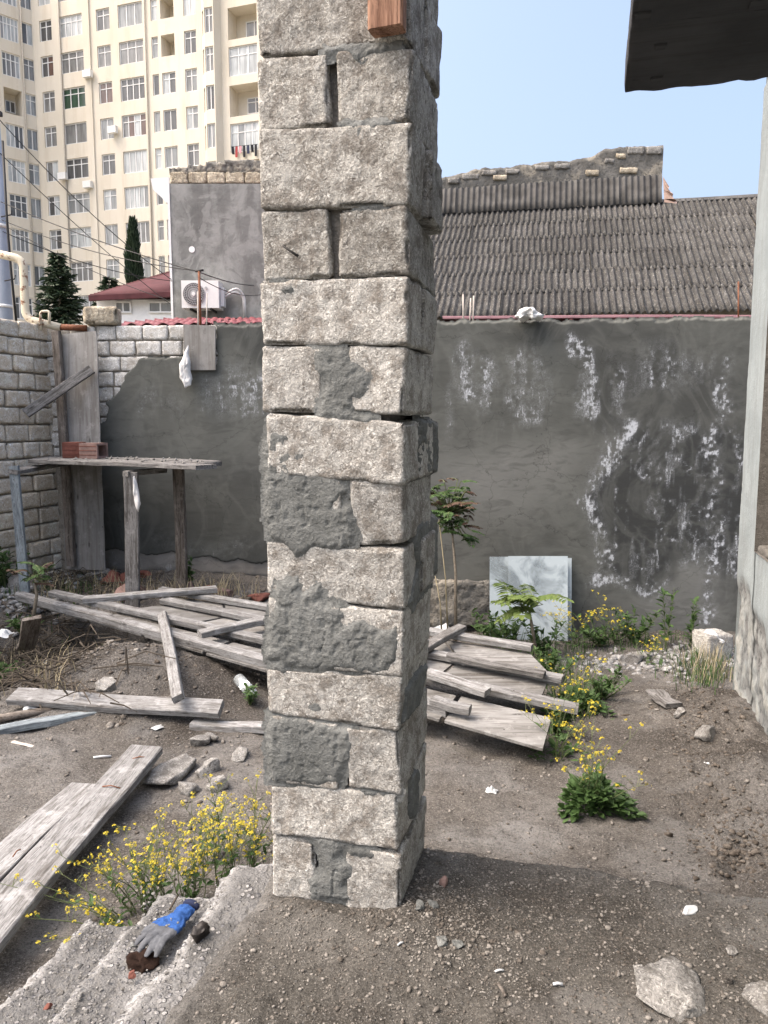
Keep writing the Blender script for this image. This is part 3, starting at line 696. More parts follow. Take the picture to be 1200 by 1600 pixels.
def build_house():
    w0, w1, sill, head = 1.9, 3.30, 0.67, 2.45
    t = np.concatenate([[-3.0, -1, 0.5], np.arange(1.2, T_END, 0.03), [T_END]]); z = np.concatenate([np.arange(-1.0, 2.0, 0.03), np.arange(2.0, 3.9, 0.1)])
    t = np.sort(np.unique(np.append(t, [w0, w1]))); z = np.sort(np.unique(np.append(z, [sill, head])))
    gt, gz = np.meshgrid(t, z, indexing='ij'); p = P3(gt, gz)
    n = fbm(p, 3, 4, 61).reshape(gt.shape); n2 = fbm(p, 9, 3, 62).reshape(gt.shape)
    # plaster lost below a slanting line, rising towards the camera
    line = 0.42 - 0.42 * (gt - 3.8) * 0.0 - (T_END - gt) * 0.25
    ex = sstep(0.10, -0.10, gz - line - 0.22 * n)
    band = ex * sstep(-0.35, 0.05, gz - line - 0.22 * n)
    cream = ex * (1 - band * 0.9) * sstep(-0.05, 0.18, n2 + 0.06); band = np.clip(band + 0.8 * ex * sstep(0.02, -0.2, n2), 0, 1)
    off = 0.012 * n2 * (0.3 + ex) - 0.022 * ex + 0.006 * n + 0.012 * ex * fbm(p, 25, 3, 66).reshape(gt.shape)
    off += 0.05 * sstep(-0.2, -0.6, gz) * sstep(3.0, 2.0, gt)
    rag = np.where(gt > T_END - 0.001, -0.02 * np.abs(fbm(P3(gz * 0, gz), 3, 3, 64)).reshape(gt.shape), 0)
    s = HS - off; tt = gt + rag
    X = O.x + s * U.x + tt * VV.x; Y = O.y + s * U.y + tt * VV.y
    F = grid_faces(len(t), len(z)); c = (P3(gt, gz)[F]).mean(1)
    F = F[~((c[:, 0] > w0) & (c[:, 0] < w1) & (c[:, 1] > sill) & (c[:, 1] < head))]
    cols = np.stack([band.ravel(), np.clip(cream, 0, 1).ravel(), 0 * band.ravel()], 1)
    mk('plaster', P3(X, Y, gz), F, MAT['house'], house, smooth=True, cols=cols)
    # solid behind: end face, top, reveals
    V = []; F = []
    def quad(*q):
        b = len(V); V.extend([tuple(H(*x)) for x in q]); F.append((b, b + 1, b + 2, b + 3))
    e = HS + 0.012
    quad((e, T_END - .02, -1), (HS + .3, T_END - .02, -1), (HS + .3, T_END - .02, 3.9), (e, T_END - .02, 3.9))
    quad((HS + .3, T_END - .02, -1), (HS + .3, -3, -1), (HS + .3, -3, 3.9), (HS + .3, T_END - .02, 3.9))
    quad((e, -3, 3.9), (HS + .3, -3, 3.9), (HS + .3, T_END, 3.9), (e, T_END, 3.9))
    mk('wall', V, F, MAT['house'], house, cols=np.zeros((len(V), 3)))
    V = []; F = []; d = HS - 0.008
    quad((d, w1, sill), (d, w1, head), (HS + .26, w1, head), (HS + .26, w1, sill))
    quad((d, w0, sill), (HS + .26, w0, sill), (HS + .26, w0, head), (d, w0, head))
    quad((d, w0, sill), (d, w1, sill), (HS + .26, w1, sill), (HS + .26, w0, sill))
    quad((d, w0, head), (HS + .26, w0, head), (HS + .26, w1, head), (d, w1, head))
    quad((HS + .26, w0, sill), (HS + .26, w1, sill), (HS + .26, w1, head), (HS + .26, w0, head))
    o = mk('window_opening', V, F, MAT['mortar_dark'], house); o['label'] = 'bare rough window opening without a frame'
    Vb, Fb = rough_box((0.24, 1.38, 0.06), 0.02, 0.015, 0.016, 9, 0.02)
    cM = frame(H(HS + 0.135, (w0 + w1) / 2, sill + 0.012), U)
    mk('sill', Vb, Fb, MAT['mortar_dark'], house, cM, smooth=True)
build_house()

def m_slab():
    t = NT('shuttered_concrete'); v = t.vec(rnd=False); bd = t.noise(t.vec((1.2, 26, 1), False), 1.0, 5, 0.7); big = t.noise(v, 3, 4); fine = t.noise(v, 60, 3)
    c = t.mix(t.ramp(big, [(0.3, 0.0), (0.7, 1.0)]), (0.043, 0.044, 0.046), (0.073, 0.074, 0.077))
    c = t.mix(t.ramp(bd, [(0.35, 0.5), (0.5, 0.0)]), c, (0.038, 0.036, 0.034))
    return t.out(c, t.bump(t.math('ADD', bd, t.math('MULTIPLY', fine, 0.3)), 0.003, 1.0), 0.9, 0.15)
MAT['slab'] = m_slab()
bz = 2.9; cs = on_z(975, 148, bz); sA, tA = toH(cs.x, cs.y)
def build_over():
    s0, s1, t0, t1 = float(sA), HS - 0.004, -3.0, float(tA)
    V, F = rough_box((s1 - s0, t1 - t0, 0.16), 0.03, 0.006, 0.0022, 71, 0.008)
    c = H((s0 + s1) / 2, (t0 + t1) / 2, bz + 0.08); M = Matrix.Identity(4)
    for i in range(3): M[i][0], M[i][1], M[i][3] = U[i], VV[i], c[i]
    root = thing('balcony_slab', 'dark concrete slab jutting out overhead at the upper right', 'slab', H((s0 + s1) / 2, (t0 + t1) / 2, bz))
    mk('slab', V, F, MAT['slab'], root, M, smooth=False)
    # board marks: narrow fins left by the shuttering, and lost timber chips
    for k in range(6):
        t = t1 - 0.13 - k * 0.23
        if t < t0 + 0.1: break
        plank('board_mark', H(s0 + 0.03, t, bz + 0.0035), H(s1 - 0.03, t + 0.01 * math.sin(k), bz + 0.0035), 0.006, 0.010, MAT['slab'], root, ZZ, k, 0.002)
    for (px, py, w) in [(1004, 26, 0.05), (1032, 73, 0.035), (1026, 124, 0.04), (1186, 6, 0.06)]:
        p = on_z(px, py, bz - 0.004); plank('timber_chip', p - U * w / 2, p + U * w / 2, w, 0.010, MAT['slab'], root, ZZ, int(px), 0)
build_over()

def m_oldwall():
    t = NT('old_rendered_masonry'); v = t.vec(rnd=False); b = t.noise(v, 1.8, 5, 0.65); f = t.noise(v, 13, 5, 0.7); g = t.noise(v, 0.9, 5, 0.6)
    c = t.mix(t.ramp(b, [(0.35, 0.0), (0.65, 1.0)]), (0.125, 0.121, 0.111), (0.21, 0.204, 0.19))
    c = t.mix(t.ramp(g, [(0.56, 0.0), (0.62, 0.9)]), c, (0.30, 0.275, 0.23))
    c = t.mix(t.ramp(f, [(0.36, 0.8), (0.46, 0.0)]), c, (0.085, 0.08, 0.07))
    return t.out(c, t.bump(t.math('ADD', b, f), 0.05), 0.95, 0.1)
MAT['old_wall'] = m_oldwall()
# ================================================================== YARD WALLS
TOPZ = 2.55
def bwp(px, py, off=0.0): return on_plane(px, py, BW0 + BWN * off, BWN)
def bws(px, py):
    p = bwp(px, py); return (p - BW0).dot(BWD), p.z
bwall = thing('boundary_wall', 'long yard wall with dark cement plaster and white salt stains', 'wall', BW0.lerp(BW1, 0.5) + Vector((0, 0, -0.7)))
LEN = 9.6
V, F = rough_box((LEN, 0.16, 3.55), 0.12, 0.02, 0.004, 3); c = BW0 + BWD * (LEN / 2 - 0.02) - BWN * 0.10 + Vector((0, 0, TOPZ - 1.80))
mk('wall_core', V, F, MAT['wall_mortar'], bwall, frame(c, BWD), smooth=True)

# plaster coat with stains that follow the wall, not the light
PLB = [(337, 507), (1240, 497), (1240, 1040), (690, 1000), (690, 925), (600, 905), (421, 879), (400, 882), (372, 876), (352, 880), (330, 870), (300, 875), (268, 862), (235, 868), (190, 860), (165, 862), (151, 870), (151, 660), (163, 656), (168, 640), (166, 628), (186, 612), (193, 596), (196, 582), (210, 572), (218, 560), (285, 559), (292, 568), (337, 570)]
def stain(W, sd):
    px, py = to_px(W); s = (W - np.array(BW0)) @ np.array(BWD); z = W[:, 2]
    q = np.stack([s, z, 0 * s], 1)
    n1 = fbm(q, 1.1, 4, 401); n2 = fbm(q * np.array([1, .45, 1]), 9, 4, 402); n3 = fbm(q, 26, 3, 403); ncr = fbm(q * np.array([1, .6, 1]), 4.0, 4, 404)
    st = fbm(q * np.array([1, .12, 1]), 16, 3, 405)
    px = px + 14 * n2 + 26 * n1; py = py + 10 * fbm(q, 5, 3, 406) + 30 * fbm(q, 1.7, 2, 407)
    # dark unfinished coat on the right
    bord = [(1060, 470), (1030, 560), (1002, 652), (985, 682), (955, 730), (932, 765), (914, 800), (926, 838), (945, 868), (962, 900), (1000, 925), (1080, 905), (1160, 960), (1300, 960), (1300, 470)]
    sdd = sd_poly(px, py, bord); dark = sstep(8, -8, sdd) * sstep(630, 700, py + 30 * n1) * 0.95
    dark = np.maximum(dark, 0.55 * sstep(0, 30, px - 920 + 40 * n1) * sstep(505, 540, py) * (1 - sstep(640, 700, py)) * sstep(-.35, .15, n1))
    dark = np.maximum(dark, 0.6 * sstep(0.0, 0.35, n1) * sstep(690, 520, py))
    dark = np.maximum(dark, 0.55 * sstep(700, 780, py) * sstep(470, 400, px) * (0.6 + n1))
    light = 0
    for (cx, cy, rx, ry, k) in [(780, 740, 110, 60, .7), (720, 830, 60, 70, .45), (850, 790, 60, 60, .4), (880, 720, 60, 30, .6), (380, 700, 60, 60, .5), (260, 690, 90, 30, .5), (1080, 930, 70, 40, .9), (1010, 960, 60, 30, .6), (720, 900, 60, 40, .5), (990, 700, 22, 40, .9), (950, 770, 20, 45, .7)]:
        light = light + k * np.exp(-(((px - cx) / rx) ** 2 + ((py - cy) / ry) ** 2)) * (0.7 + n1)
    # white salt bloom
    wh = 0
    for (x0, x1, y0, y1, k) in [(708, 732, 520, 640, 1.0), (735, 768, 545, 650, .75), (786, 848, 560, 655, .8), (893, 940, 540, 650, .75), (962, 992, 560, 640, .45), (1000, 1060, 540, 610, .45), (1060, 1110, 540, 590, .5), (338, 424, 555, 640, .75), (292, 340, 575, 660, .65), (212, 236, 600, 640, .6), (246, 272, 612, 645, .55), (690, 705, 530, 680, .5)]:
        m = sstep(x0 - 8, x0 + 8, px) * sstep(x1 + 8, x1 - 8, px) * sstep(y0 - 15, y0 + 25, py) * sstep(y1 + 18, y1 - 12, py)
        wh = np.maximum(wh, k * m * sstep(-0.30, 0.30, n3 * 0.7 + 0.5 * st + 0.1))
    rid = 1 - np.abs(ncr) * 5.0; rid = np.clip(rid, 0, 1); r3 = np.clip(1 - np.abs(n2) * 5, 0, 1)
    near = np.exp(-(d_line(px, py, [(1000, 655), (985, 682), (955, 730), (932, 765), (914, 800), (926, 838), (950, 870), (930, 912), (985, 905), (1040, 915)]) / 12) ** 2)
    wh = np.maximum(wh, near * (0.45 + 0.8 * n3 + 0.5 * r3))
    near2 = np.exp(-(d_line(px, py, [(1138, 560), (1124, 615), (1135, 640), (1108, 690), (1122, 740), (1108, 800), (1130, 830), (1124, 900), (1115, 940)]) / 10) ** 2)
    wh = np.maximum(wh, near2 * (0.45 + 0.9 * n3 + 0.3 * st) * 1.2)
    zone = sstep(0, 30, px - 925) * sstep(650, 680, py) * sstep(925, 900, py)
    wh = np.maximum(wh, zone * np.maximum(0.6 * rid * sstep(-.1, .25, n3 + n1), 0.5 * sstep(0.12, 0.5, st + 0.3 * n3)))
    blot = np.exp(-(((px - 1118) / 20) ** 2 + ((py - 870) / 55) ** 2)); wh = np.maximum(wh, blot * (0.5 + n3 + .5 * st))
    wh = np.maximum(wh, 0.7 * np.exp(-(((py - 850) / 14) ** 2 + ((px - 330) / 70) ** 2)) * (0.3 + n3))
    dark = dark * (1 - np.clip(1.3 * np.exp(-(((px - 1075) / 85) ** 2 + ((py - 945) / 42) ** 2)), 0, 1)); wh = wh * np.clip(0.75 + 0.6 * n1, .3, 1)
    return np.stack([np.clip(wh, 0, 1), np.clip(dark, 0, 1), np.clip(light, 0, 1)], 1)
def m_plaster(name, base, dark, light, white):
    t = NT(name); v = t.vec(rnd=False); s = t.attr(); big = t.noise(v, 1.6, 5, 0.6); mid = t.noise(v, 11, 5, 0.65); fine = t.noise(v, 70, 4, 0.7); sw = t.noise(t.vec((1, 1, 3.2), False), 2.4, 5, 0.6, 1.5)
    c = t.mix(t.ramp(big, [(0.3, 0.0), (0.7, 1.0)]), tuple(x * 0.82 for x in base), tuple(x * 1.15 for x in base))
    c = t.mix(s[2], c, light); c = t.mix(s[1], c, dark)
    c = t.mix(t.ramp(sw, [(0.38, 0.4), (0.5, 0.0)]), c, tuple(x * 0.6 for x in base))
    wf = t.math('MULTIPLY', s[0], t.ramp(t.math('ADD', t.math('MULTIPLY', mid, 0.5), t.math('MULTIPLY', fine, 0.5)), [(0.36, 0.12), (0.62, 1.0)]))
    nv = t.n.new('ShaderNodeVectorMath'); nv.operation = 'ADD'; t.l.new(v, nv.inputs[0]); wn_ = t.n.new('ShaderNodeTexNoise'); t.l.new(v, wn_.inputs['Vector']); wn_.inputs['Scale'].default_value = 14; wn_.inputs['Detail'].default_value = 3; sc_ = t.n.new('ShaderNodeVectorMath'); sc_.operation = 'SCALE'; sc_.inputs['Scale'].default_value = 0.14; t.l.new(wn_.outputs['Color'], sc_.inputs[0]); t.l.new(sc_.outputs[0], nv.inputs[1])
    net = t.ramp(t.voro(nv.outputs[0], 30, 'DISTANCE_TO_EDGE'), [(0.03, 1.0), (0.2, 0.4)])
    stv = t.noise(t.vec((1, 1, 0.3), False), 55, 4, 0.7); stb = t.noise(t.vec((1, 1, 0.45), False), 9, 4, 0.65)
    thr = t.math('ADD', s[0], t.math('ADD', t.math('MULTIPLY', t.math('SUBTRACT', stv, 0.5), 1.3), t.math('MULTIPLY', t.math('SUBTRACT', stb, 0.5), 1.3)))
    wf = t.math('MULTIPLY', t.ramp(thr, [(0.36, 0.0), (0.72, 0.9)]), t.math('MULTIPLY', t.ramp(s[0], [(0.05, 0.0), (0.25, 1.0)]), t.math('MAXIMUM', net, t.ramp(s[0], [(0.5, 0.35), (0.95, 0.9)]))))
    wf = t.math('MAXIMUM', wf, t.math('MULTIPLY', t.math('MULTIPLY', s[0], net), t.ramp(fine, [(0.35, 0.1), (0.65, 0.5)])))
    ck = t.voro(nv.outputs[0], 1.25, 'DISTANCE_TO_EDGE'); c = t.mix(t.ramp(ck, [(0.0, 0.55), (0.006, 0.0)]), c, tuple(x * 0.35 for x in base))
    tw = t.noise(t.vec((1.0, 1.0, 0.8), False), 1.6, 4, 0.55, 1.6); c = t.mix(t.ramp(tw, [(0.42, 0.0), (0.5, 0.28), (0.58, 0.0)]), c, tuple(min(1, x * 1.6) for x in base))
    c = t.mix(wf, c, white)
    return t.out(c, t.bump(t.math('ADD', t.math('MULTIPLY', mid, 0.3), t.math('MULTIPLY', fine, 0.35)), 0.003, 0.7), 0.93, 0.2)
MAT['plaster'] = m_plaster('wet_cement_plaster', (0.094, 0.097, 0.089), (0.038, 0.040, 0.0395), (0.165, 0.166, 0.156), (0.55, 0.575, 0.61))
MAT['plaster_old'] = m_plaster('old_plaster', (0.20, 0.19, 0.175), (0.08, 0.08, 0.076), (0.24, 0.232, 0.216), (0.5, 0.5, 0.5))
pl = plane_sheet('plaster_coat', BW0, BWD, ZZ, BWN, [bws(*p) for p in PLB], 0.022, 0.0105, MAT['plaster'], bwall, amp=0.002, edge=0.03, seed=410, sink=0.02, ragged=0.03, rscale=6, colf=stain)
pl['label'] = 'dark grey cement coat with white streaks of salt'
PLO = [(145, 850), (700, 850), (700, 935), (620, 925), (450, 905), (300, 893), (150, 890)]
o = plane_sheet('plinth_coat', BW0, BWD, ZZ, BWN, [bws(*p) for p in PLO], 0.008, 0.022, MAT['plaster_old'], bwall, amp=0.008, edge=0.03, seed=420, sink=0.01, ragged=0.02, rscale=6, colf=lambda W, sd: np.stack([np.clip(fbm(W, 5, 3, 422) * 1.2 - .25, 0, 1), 0 * sd, 0 * sd], 1))
o['label'] = 'paler old plaster band along the foot of the wall'
V, F = rough_box((4.9, 0.12, 0.5), 0.025, 0.015, 0.03, 77, 0.04); mk('footing', V, F, MAT['old_wall'], bwall, frame(BW0 + BWD * 2.45 + BWN * 0.055 + Vector((0, 0, -0.43)), BWD), smooth=True, cols=np.zeros((len(V), 3)))

_bc = {}
def wall_block(parent, base, D, N, s0, s1, z0, z1, seed, proud, depth=0.12, mat='wall_stone'):
    w, h = s1 - s0, z1 - z0; rr = random.Random(seed); kx = (round(w, 2), round(h, 2), seed % 5, mat)
    if kx not in _bc:
        V, F = rough_box((kx[0], depth, kx[1]), 0.02, 0.008, 0.005, 500 + seed % 5 + int(w * 1000), 0.016)
        _bc[kx] = new_mesh('block', V, F, MAT[mat], True)
    c = base + D * ((s0 + s1) / 2) + N * (proud - depth / 2) + Vector((0, 0, (z0 + z1) / 2))
    M = frame(c, D) @ Matrix.Rotation(rr.uniform(-.012, .012), 4, 'Y')
    if seed % 2: M = M @ Matrix.Rotation(math.pi, 4, 'Y')
    return place(bpy.data.objects.new('block', _bc[kx]), M, parent)
# exposed courses, upper left of the long wall
PLp = [bws(*p) for p in PLB]
hgt = 0.163
for r in range(9):
    z1 = TOPZ - 0.012 - r * hgt; z0 = z1 - hgt + 0.010; s = -0.02 - (r % 2) * 0.14; k = 0
    while s < 2.75:
        w = 0.285 + random.Random(r * 50 + k).choice([-0.06, 0, 0, 0.03, 0]); k += 1
        sdm = sd_poly(np.array([s + 0.03, s + w / 2, s + w - 0.03] * 2), np.array([z0 + .02] * 3 + [z1 - .02] * 3), PLp)
        if s + w > 0.0 and sdm.max() > 0.0 and s < 2.62 and z0 > 0.6:
            wall_block(bwall, BW0, BWD, BWN, max(s, 0), s + w - 0.010, z0, z1, r * 31 + k, 0.006 + random.Random(r * 7 + k).uniform(-.006, .006), 0.12, 'white_block')
        s += w
# low strip of blocks to the left of the plywood, under the plaster edge
# left-hand wall of bare limestone
LW1 = BW0 + Vector((0.02, -0.10, 0)); LWD = (Vector((-3.92, 7.70, 0)) - Vector((-3.67, 8.45, 0))).normalized(); LWN = Vector((-LWD.y, LWD.x, 0))
if LWN.x < 0: LWN = -LWN
lwall = thing('limestone_wall', 'bare wall of tan limestone blocks at the far left', 'wall', LW1 + LWD * 1.4 + Vector((0, 0, -0.5)))
V, F = rough_box((3.6, 0.16, 3.4), 0.1, 0.02, 0.012, 13); mk('mortar_bed', V, F, MAT['wall_mortar'], lwall, frame(LW1 + LWD * 1.60 - LWN * 0.115 + Vector((0, 0, TOPZ - 1.72)), LWD), smooth=True)
for r in range(17):
    hh = 0.178; z1 = TOPZ + 0.0 - r * hh; z0 = z1 - hh + 0.013; s = -0.5 - (r % 2) * 0.13; k = 0
    while s < 3.4:
        rr = random.Random(r * 40 + k); w = 0.27 + rr.choice([-0.05, 0, 0.04, 0.06]); k += 1
        a0 = max(s, -0.4)
        if s + w - a0 > 0.06: wall_block(lwall, LW1, LWD, LWN, a0, s + w - 0.012 - rr.uniform(0, .006), z0 + rr.uniform(-.004, .006), z1 - rr.uniform(0, .006), r * 53 + k, rr.uniform(-.012, .014))
        s += w

# ================================================================== BEHIND THE WALL: roofs and houses
def m_asbestos():
    t = NT('asbestos_cement'); v = t.vec((1.5, 0.6, 1)); big = t.noise(v, 2.4, 5, 0.6); mid = t.noise(v, 12, 5, 0.75); fine = t.noise(v, 34, 3, 0.7)
    c = t.mix(t.ramp(big, [(0.35, 0.0), (0.65, 1.0)]), (0.046, 0.0455, 0.0445), (0.08, 0.079, 0.077))
    c = t.mix(t.ramp(mid, [(0.36, 0.9), (0.48, 0.0)]), c, (0.035, 0.033, 0.031))
    c = t.mix(t.ramp(mid, [(0.56, 0.0), (0.66, 0.7)]), c, (0.22, 0.216, 0.208))
    c = t.mix(t.ramp(fine, [(0.58, 0.0), (0.66, 0.8)]), c, (0.28, 0.255, 0.215))
    c = t.mix(1.0, c, t.ramp(t.math('ADD', t.math('MULTIPLY', t.rnd(), 0.35), 0.75), [(0, 0.0), (1, 1.0)]), 'MULTIPLY')
    return t.out(c, t.bump(t.math('ADD', mid, fine), 0.006), 0.95, 0.1)
MAT['asbestos'] = m_asbestos()
MAT['asbestos_new'] = m_plain('asbestos_cement_smooth', (0.074, 0.072, 0.069), 0.85, 0.25, 0, 0.45, 2.5, 0.003)
RA = math.radians(11.0); RU = Vector((math.cos(RA), -math.sin(RA), 0)); RV = Vector((math.sin(RA), math.cos(RA), 0))
e0 = on_y(930, 489, 17.5); r0 = on_y(1080, 316, 22.6)
slope = math.atan2(r0.z - e0.z, (r0 - e0).dot(RV)); RS = RV * math.cos(slope) + ZZ * math.sin(slope); RN = RU.cross(RS)
SL = (r0.z - e0.z) / math.sin(slope)
sheet_house = thing('corrugated_roof_house', 'low house with a mossy grey corrugated roof behind the yard wall', 'house', Vector((e0.x, e0.y + 2, -1)))
def sheet_mesh(name, width, length, pitch, amp, mat, seed, ends=0.01, thick=0.007):
    nw = int(round(width / pitch)); n = nw * 8 + 1; xs = np.linspace(0, nw * pitch, n); rr = np.random.default_rng(seed)
    ys = np.linspace(0, length, 4); gx, gy = np.meshgrid(xs, ys, indexing='ij')
    gz = amp * np.cos(gx / pitch * 2 * np.pi) + 0.006 * fbm(P3(gx, gy) + seed, 1.5, 2, seed).reshape(gx.shape)
    gy = gy + np.where(gy < 0.01, ends * fbm(P3(gx, gy) + seed, 6, 2, seed + 1).reshape(gx.shape), 0)
    top = P3(gx, gy, gz); bot = P3(gx, gy, gz - thick); F = grid_faces(n, 4); N = len(top)
    Fl = [tuple(f) for f in F] + [tuple(f[::-1] + N) for f in F]
    for i in range(n - 1): Fl.append((i * 4 + 4, i * 4, i * 4 + N, i * 4 + 4 + N))
    return new_mesh(name, np.vstack([top, bot]), Fl, MAT[mat], True)
ROWS = 6; rl = SL / ROWS; shm = [sheet_mesh('corrugated_sheet', 1.05, rl + 0.12, 0.15, 0.036, 'asbestos', 600 + i) for i in range(4)]
for r in range(ROWS):
    for c in range(-5, 7):
        if r == ROWS - 1 and c < -1: pass
        p = e0 + RU * (c * 1.05 + (0.075 if r % 2 else 0) + random.uniform(-.02, .02)) + RS * (r * rl - 0.1) + RN * (0.03 - 0.004 * (c % 2) + random.uniform(0, .008))
        M = Matrix.Identity(4)
        for i in range(3): M[i][0], M[i][1], M[i][2], M[i][3] = RU[i], RS[i], RN[i], p[i]
        M = M @ Matrix.Rotation(0.024, 4, 'X') @ Matrix.Rotation(random.uniform(-.006, .006), 4, 'Z')
        place(bpy.data.objects.new('corrugated_sheet', shm[(r * 3 + c) % 4]), M, sheet_house)
V = []; F = []
def hq(*q):
    b = len(V); V.extend([tuple(x) for x in q]); F.append(tuple(range(b, b + len(q))))
a0 = e0 - RU * 6 + RS * 0.15 - RN * 0.05; a1 = e0 + RU * 8.5 + RS * 0.15 - RN * 0.05; t0 = a0 + RS * (SL - .2); t1 = a1 + RS * (SL - .2)
g = lambda p: Vector((p.x, p.y, -1.0))
hq(g(a0), g(a1), a1, a0); hq(a0, a1, t1, t0); hq(g(a1), g(t1 + RV * .3), t1, a1); hq(g(t0), g(a0), a0, t0); hq(g(t1), g(t0), t0, t1)
mk('wall', V, F, MAT['wall_mortar'], sheet_house)
# ridge capping on the right
p0 = e0 + RS * (SL + 0.02) + RU * 1.0 + RN * 0.05; p1 = p0 + RU * 6
plank('ridge_cap', p0, p1, 0.24, 0.09, MAT['asbestos_new'], sheet_house, RN, 4, 0.01)

# parapet wall standing behind the corrugated roof, with newer sheets leaning on it
PY = 25.4
par = thing('parapet_wall', 'broken old masonry wall rising above the corrugated roof', 'wall', on_y(880, 330, PY))
top = [(560, 288), (640, 283), (690, 277), (724, 270), (757, 263), (800, 261), (828, 259), (870, 252), (905, 248), (928, 244), (945, 235), (965, 231), (1000, 229), (1037, 228)]
tp_ = [on_y(x, y, PY) for x, y in top]
xs = np.arange(tp_[0].x, tp_[-1].x, 0.06); xs = np.append(xs, tp_[-1].x)
zt = np.interp(xs, [p.x for p in tp_], [p.z for p in tp_]) + 0.06 * fbm(P3(xs, 0 * xs), 2.5, 3, 81) + 0.03 * fbm(P3(xs, 0 * xs), 9, 2, 82)
nz = 44; gz = np.linspace(0, 1, nz)[None, :] * (zt[:, None] - 4.5) + 4.5; gx = np.repeat(xs[:, None], nz, 1)
q = P3(gx, gz); off = 0.03 * fbm(q, 1.4, 3, 83) + 0.03 * fbm(q, 5, 3, 84); gy = PY + off.reshape(gx.shape)
# joints
Vf = P3(gx, gy, gz); Vb = P3(gx, np.full(gx.shape, PY + 0.45), gz); F = grid_faces(len(xs), nz); Nn = len(Vf); Fl = [tuple(f) for f in F] + [tuple(f[::-1] + Nn) for f in F]
for i in range(len(xs) - 1):
    a = i * nz + nz - 1; Fl.append((a, a + nz, a + nz + Nn, a + Nn))
for (i0) in (0, (len(xs) - 1) * nz):
    for j in range(nz - 1): Fl.append((i0 + j, i0 + j + 1, i0 + j + 1 + Nn, i0 + j + Nn) if i0 else (i0 + j + 1, i0 + j, i0 + j + Nn, i0 + j + 1 + Nn))
mk('masonry', np.vstack([Vf, Vb]), Fl, MAT['old_wall'], par, smooth=True)
MAT['cream_stone'] = m_limestone('cream_stone', (0.42, 0.36, 0.27), (0.52, 0.46, 0.36), (0.2, 0.17, 0.13), 0.3, 0.3, 0.01)
MAT['grey_stone'] = m_limestone('grey_stone', (0.22, 0.21, 0.19), (0.32, 0.31, 0.29), (0.1, 0.095, 0.09), 0.3, 0.3, 0.01)
for i, (x0, x1, y0, y1, m) in enumerate([(914, 936, 266, 275, 'cream_stone'), (968, 996, 262, 271, 'cream_stone'), (770, 792, 274, 282, 'cream_stone'), (962, 978, 240, 248, 'cream_stone'), (980, 1006, 230, 241, 'grey_stone'), (1010, 1034, 229, 241, 'grey_stone'), (700, 718, 278, 287, 'grey_stone'), (722, 748, 272, 281, 'grey_stone'), (752, 776, 266, 274, 'grey_stone'), (836, 858, 258, 266, 'grey_stone'), (790, 812, 264, 272, 'grey_stone'), (866, 890, 256, 264, 'grey_stone'), (944, 960, 248, 256, 'grey_stone')]):
    a = on_y(x0, y1, PY); b = on_y(x1, y0, PY); V, F = rough_box((b.x - a.x, 0.2, b.z - a.z), 0.05, 0.012, 0.015, 700 + i, 0.03)
    mk('stone', V, F, MAT[m], par, Matrix.Translation(((a.x + b.x) / 2, PY + 0.05, (a.z + b.z) / 2)), smooth=True)
shed = thing('leaning_roof_sheets', 'row of newer corrugated sheets leaning against the broken parapet', 'roof', on_y(860, 345, 20.4))
b0 = on_plane(590, 341, e0 + RN * .07, RN); b1 = on_plane(1034, 318, e0 + RN * .07, RN); tt0 = on_y(590, 304, b0.y + 0.3); tt1 = on_y(1034, 274, b1.y + 0.35); PQ = max(b0.y, b1.y) + 0.9
nb = 7
for k in range(nb):
    a = b0.lerp(b1, k / nb); b = b0.lerp(b1, (k + 1) / nb); up = tt0.lerp(tt1, (k + .5) / nb) - b0.lerp(b1, (k + .5) / nb)
    x = (b - a).normalized(); w = (b - a).length; pitch = w / 7; y = (up - x * up.dot(x)).normalized(); z = x.cross(y); M = Matrix.Identity(4); p = a + z * (0.04 + 0.02 * (k % 2))
    for i in range(3): M[i][0], M[i][1], M[i][2], M[i][3] = x[i], y[i], z[i], p[i]
    me = sheet_mesh('corrugated_sheet', w + 0.001, up.length, pitch, 0.032, 'asbestos_new', 640 + k, 0.02); place(bpy.data.objects.new('corrugated_sheet', me), M, shed)
a = on_y(1034, 316, 20.3); b = on_y(1036, 276, 21.7)
tarp = thing('torn_roof_felt', 'torn flap of pinkish felt at the end of the leaning sheets', 'felt', on_y(1042, 318, 20.6))
Vt = []; Ft = []
for i in range(9):
    t = i / 8; p = on_y(1036 + 2 * t, 276 + 40 * t, 21.2); q = on_y(1036 + 6 + 16 * t + 2 * math.sin(i * 2), 288 + 30 * t, 21.0 + 0.1 * math.sin(i * 3))
    Vt += [p, q]
for i in range(8): Ft.append((2 * i, 2 * i + 1, 2 * i + 3, 2 * i + 2))
MAT['felt'] = m_plain('pink_felt', (0.30, 0.22, 0.19), 0.9); mk('flap', Vt, Ft, MAT['felt'], tarp)

# red metal tile roof just over the wall
MAT['red_tile'] = m_plain('red_metal_tile', (0.17, 0.045, 0.052), 0.5, 0.4, 0, 0.2, 6)
MAT['pink_trim'] = m_plain('pink_roof_edge', (0.34, 0.19, 0.21), 0.6, 0.3, 0, 0.15, 4)
def tile_sheet(name, w, l, seed):
    xs = np.linspace(0, w, int(w / 0.03) + 1); ys = np.linspace(0, l, int(l / 0.035) + 1); gx, gy = np.meshgrid(xs, ys, indexing='ij')
    gz = 0.018 * np.cos(gx / 0.18 * 2 * np.pi) + 0.03 * (1 - (gy % 0.35) / 0.35)
    return new_mesh(name, P3(gx, gy, gz), grid_faces(*gx.shape), MAT['red_tile'], True)
rroof = thing('red_tile_roof', 'low dark red metal tile roof just behind the yard wall', 'roof', on_y(300, 505, 9.5))
rt = tile_sheet('roof_sheet', 1.1, 2.2, 1)
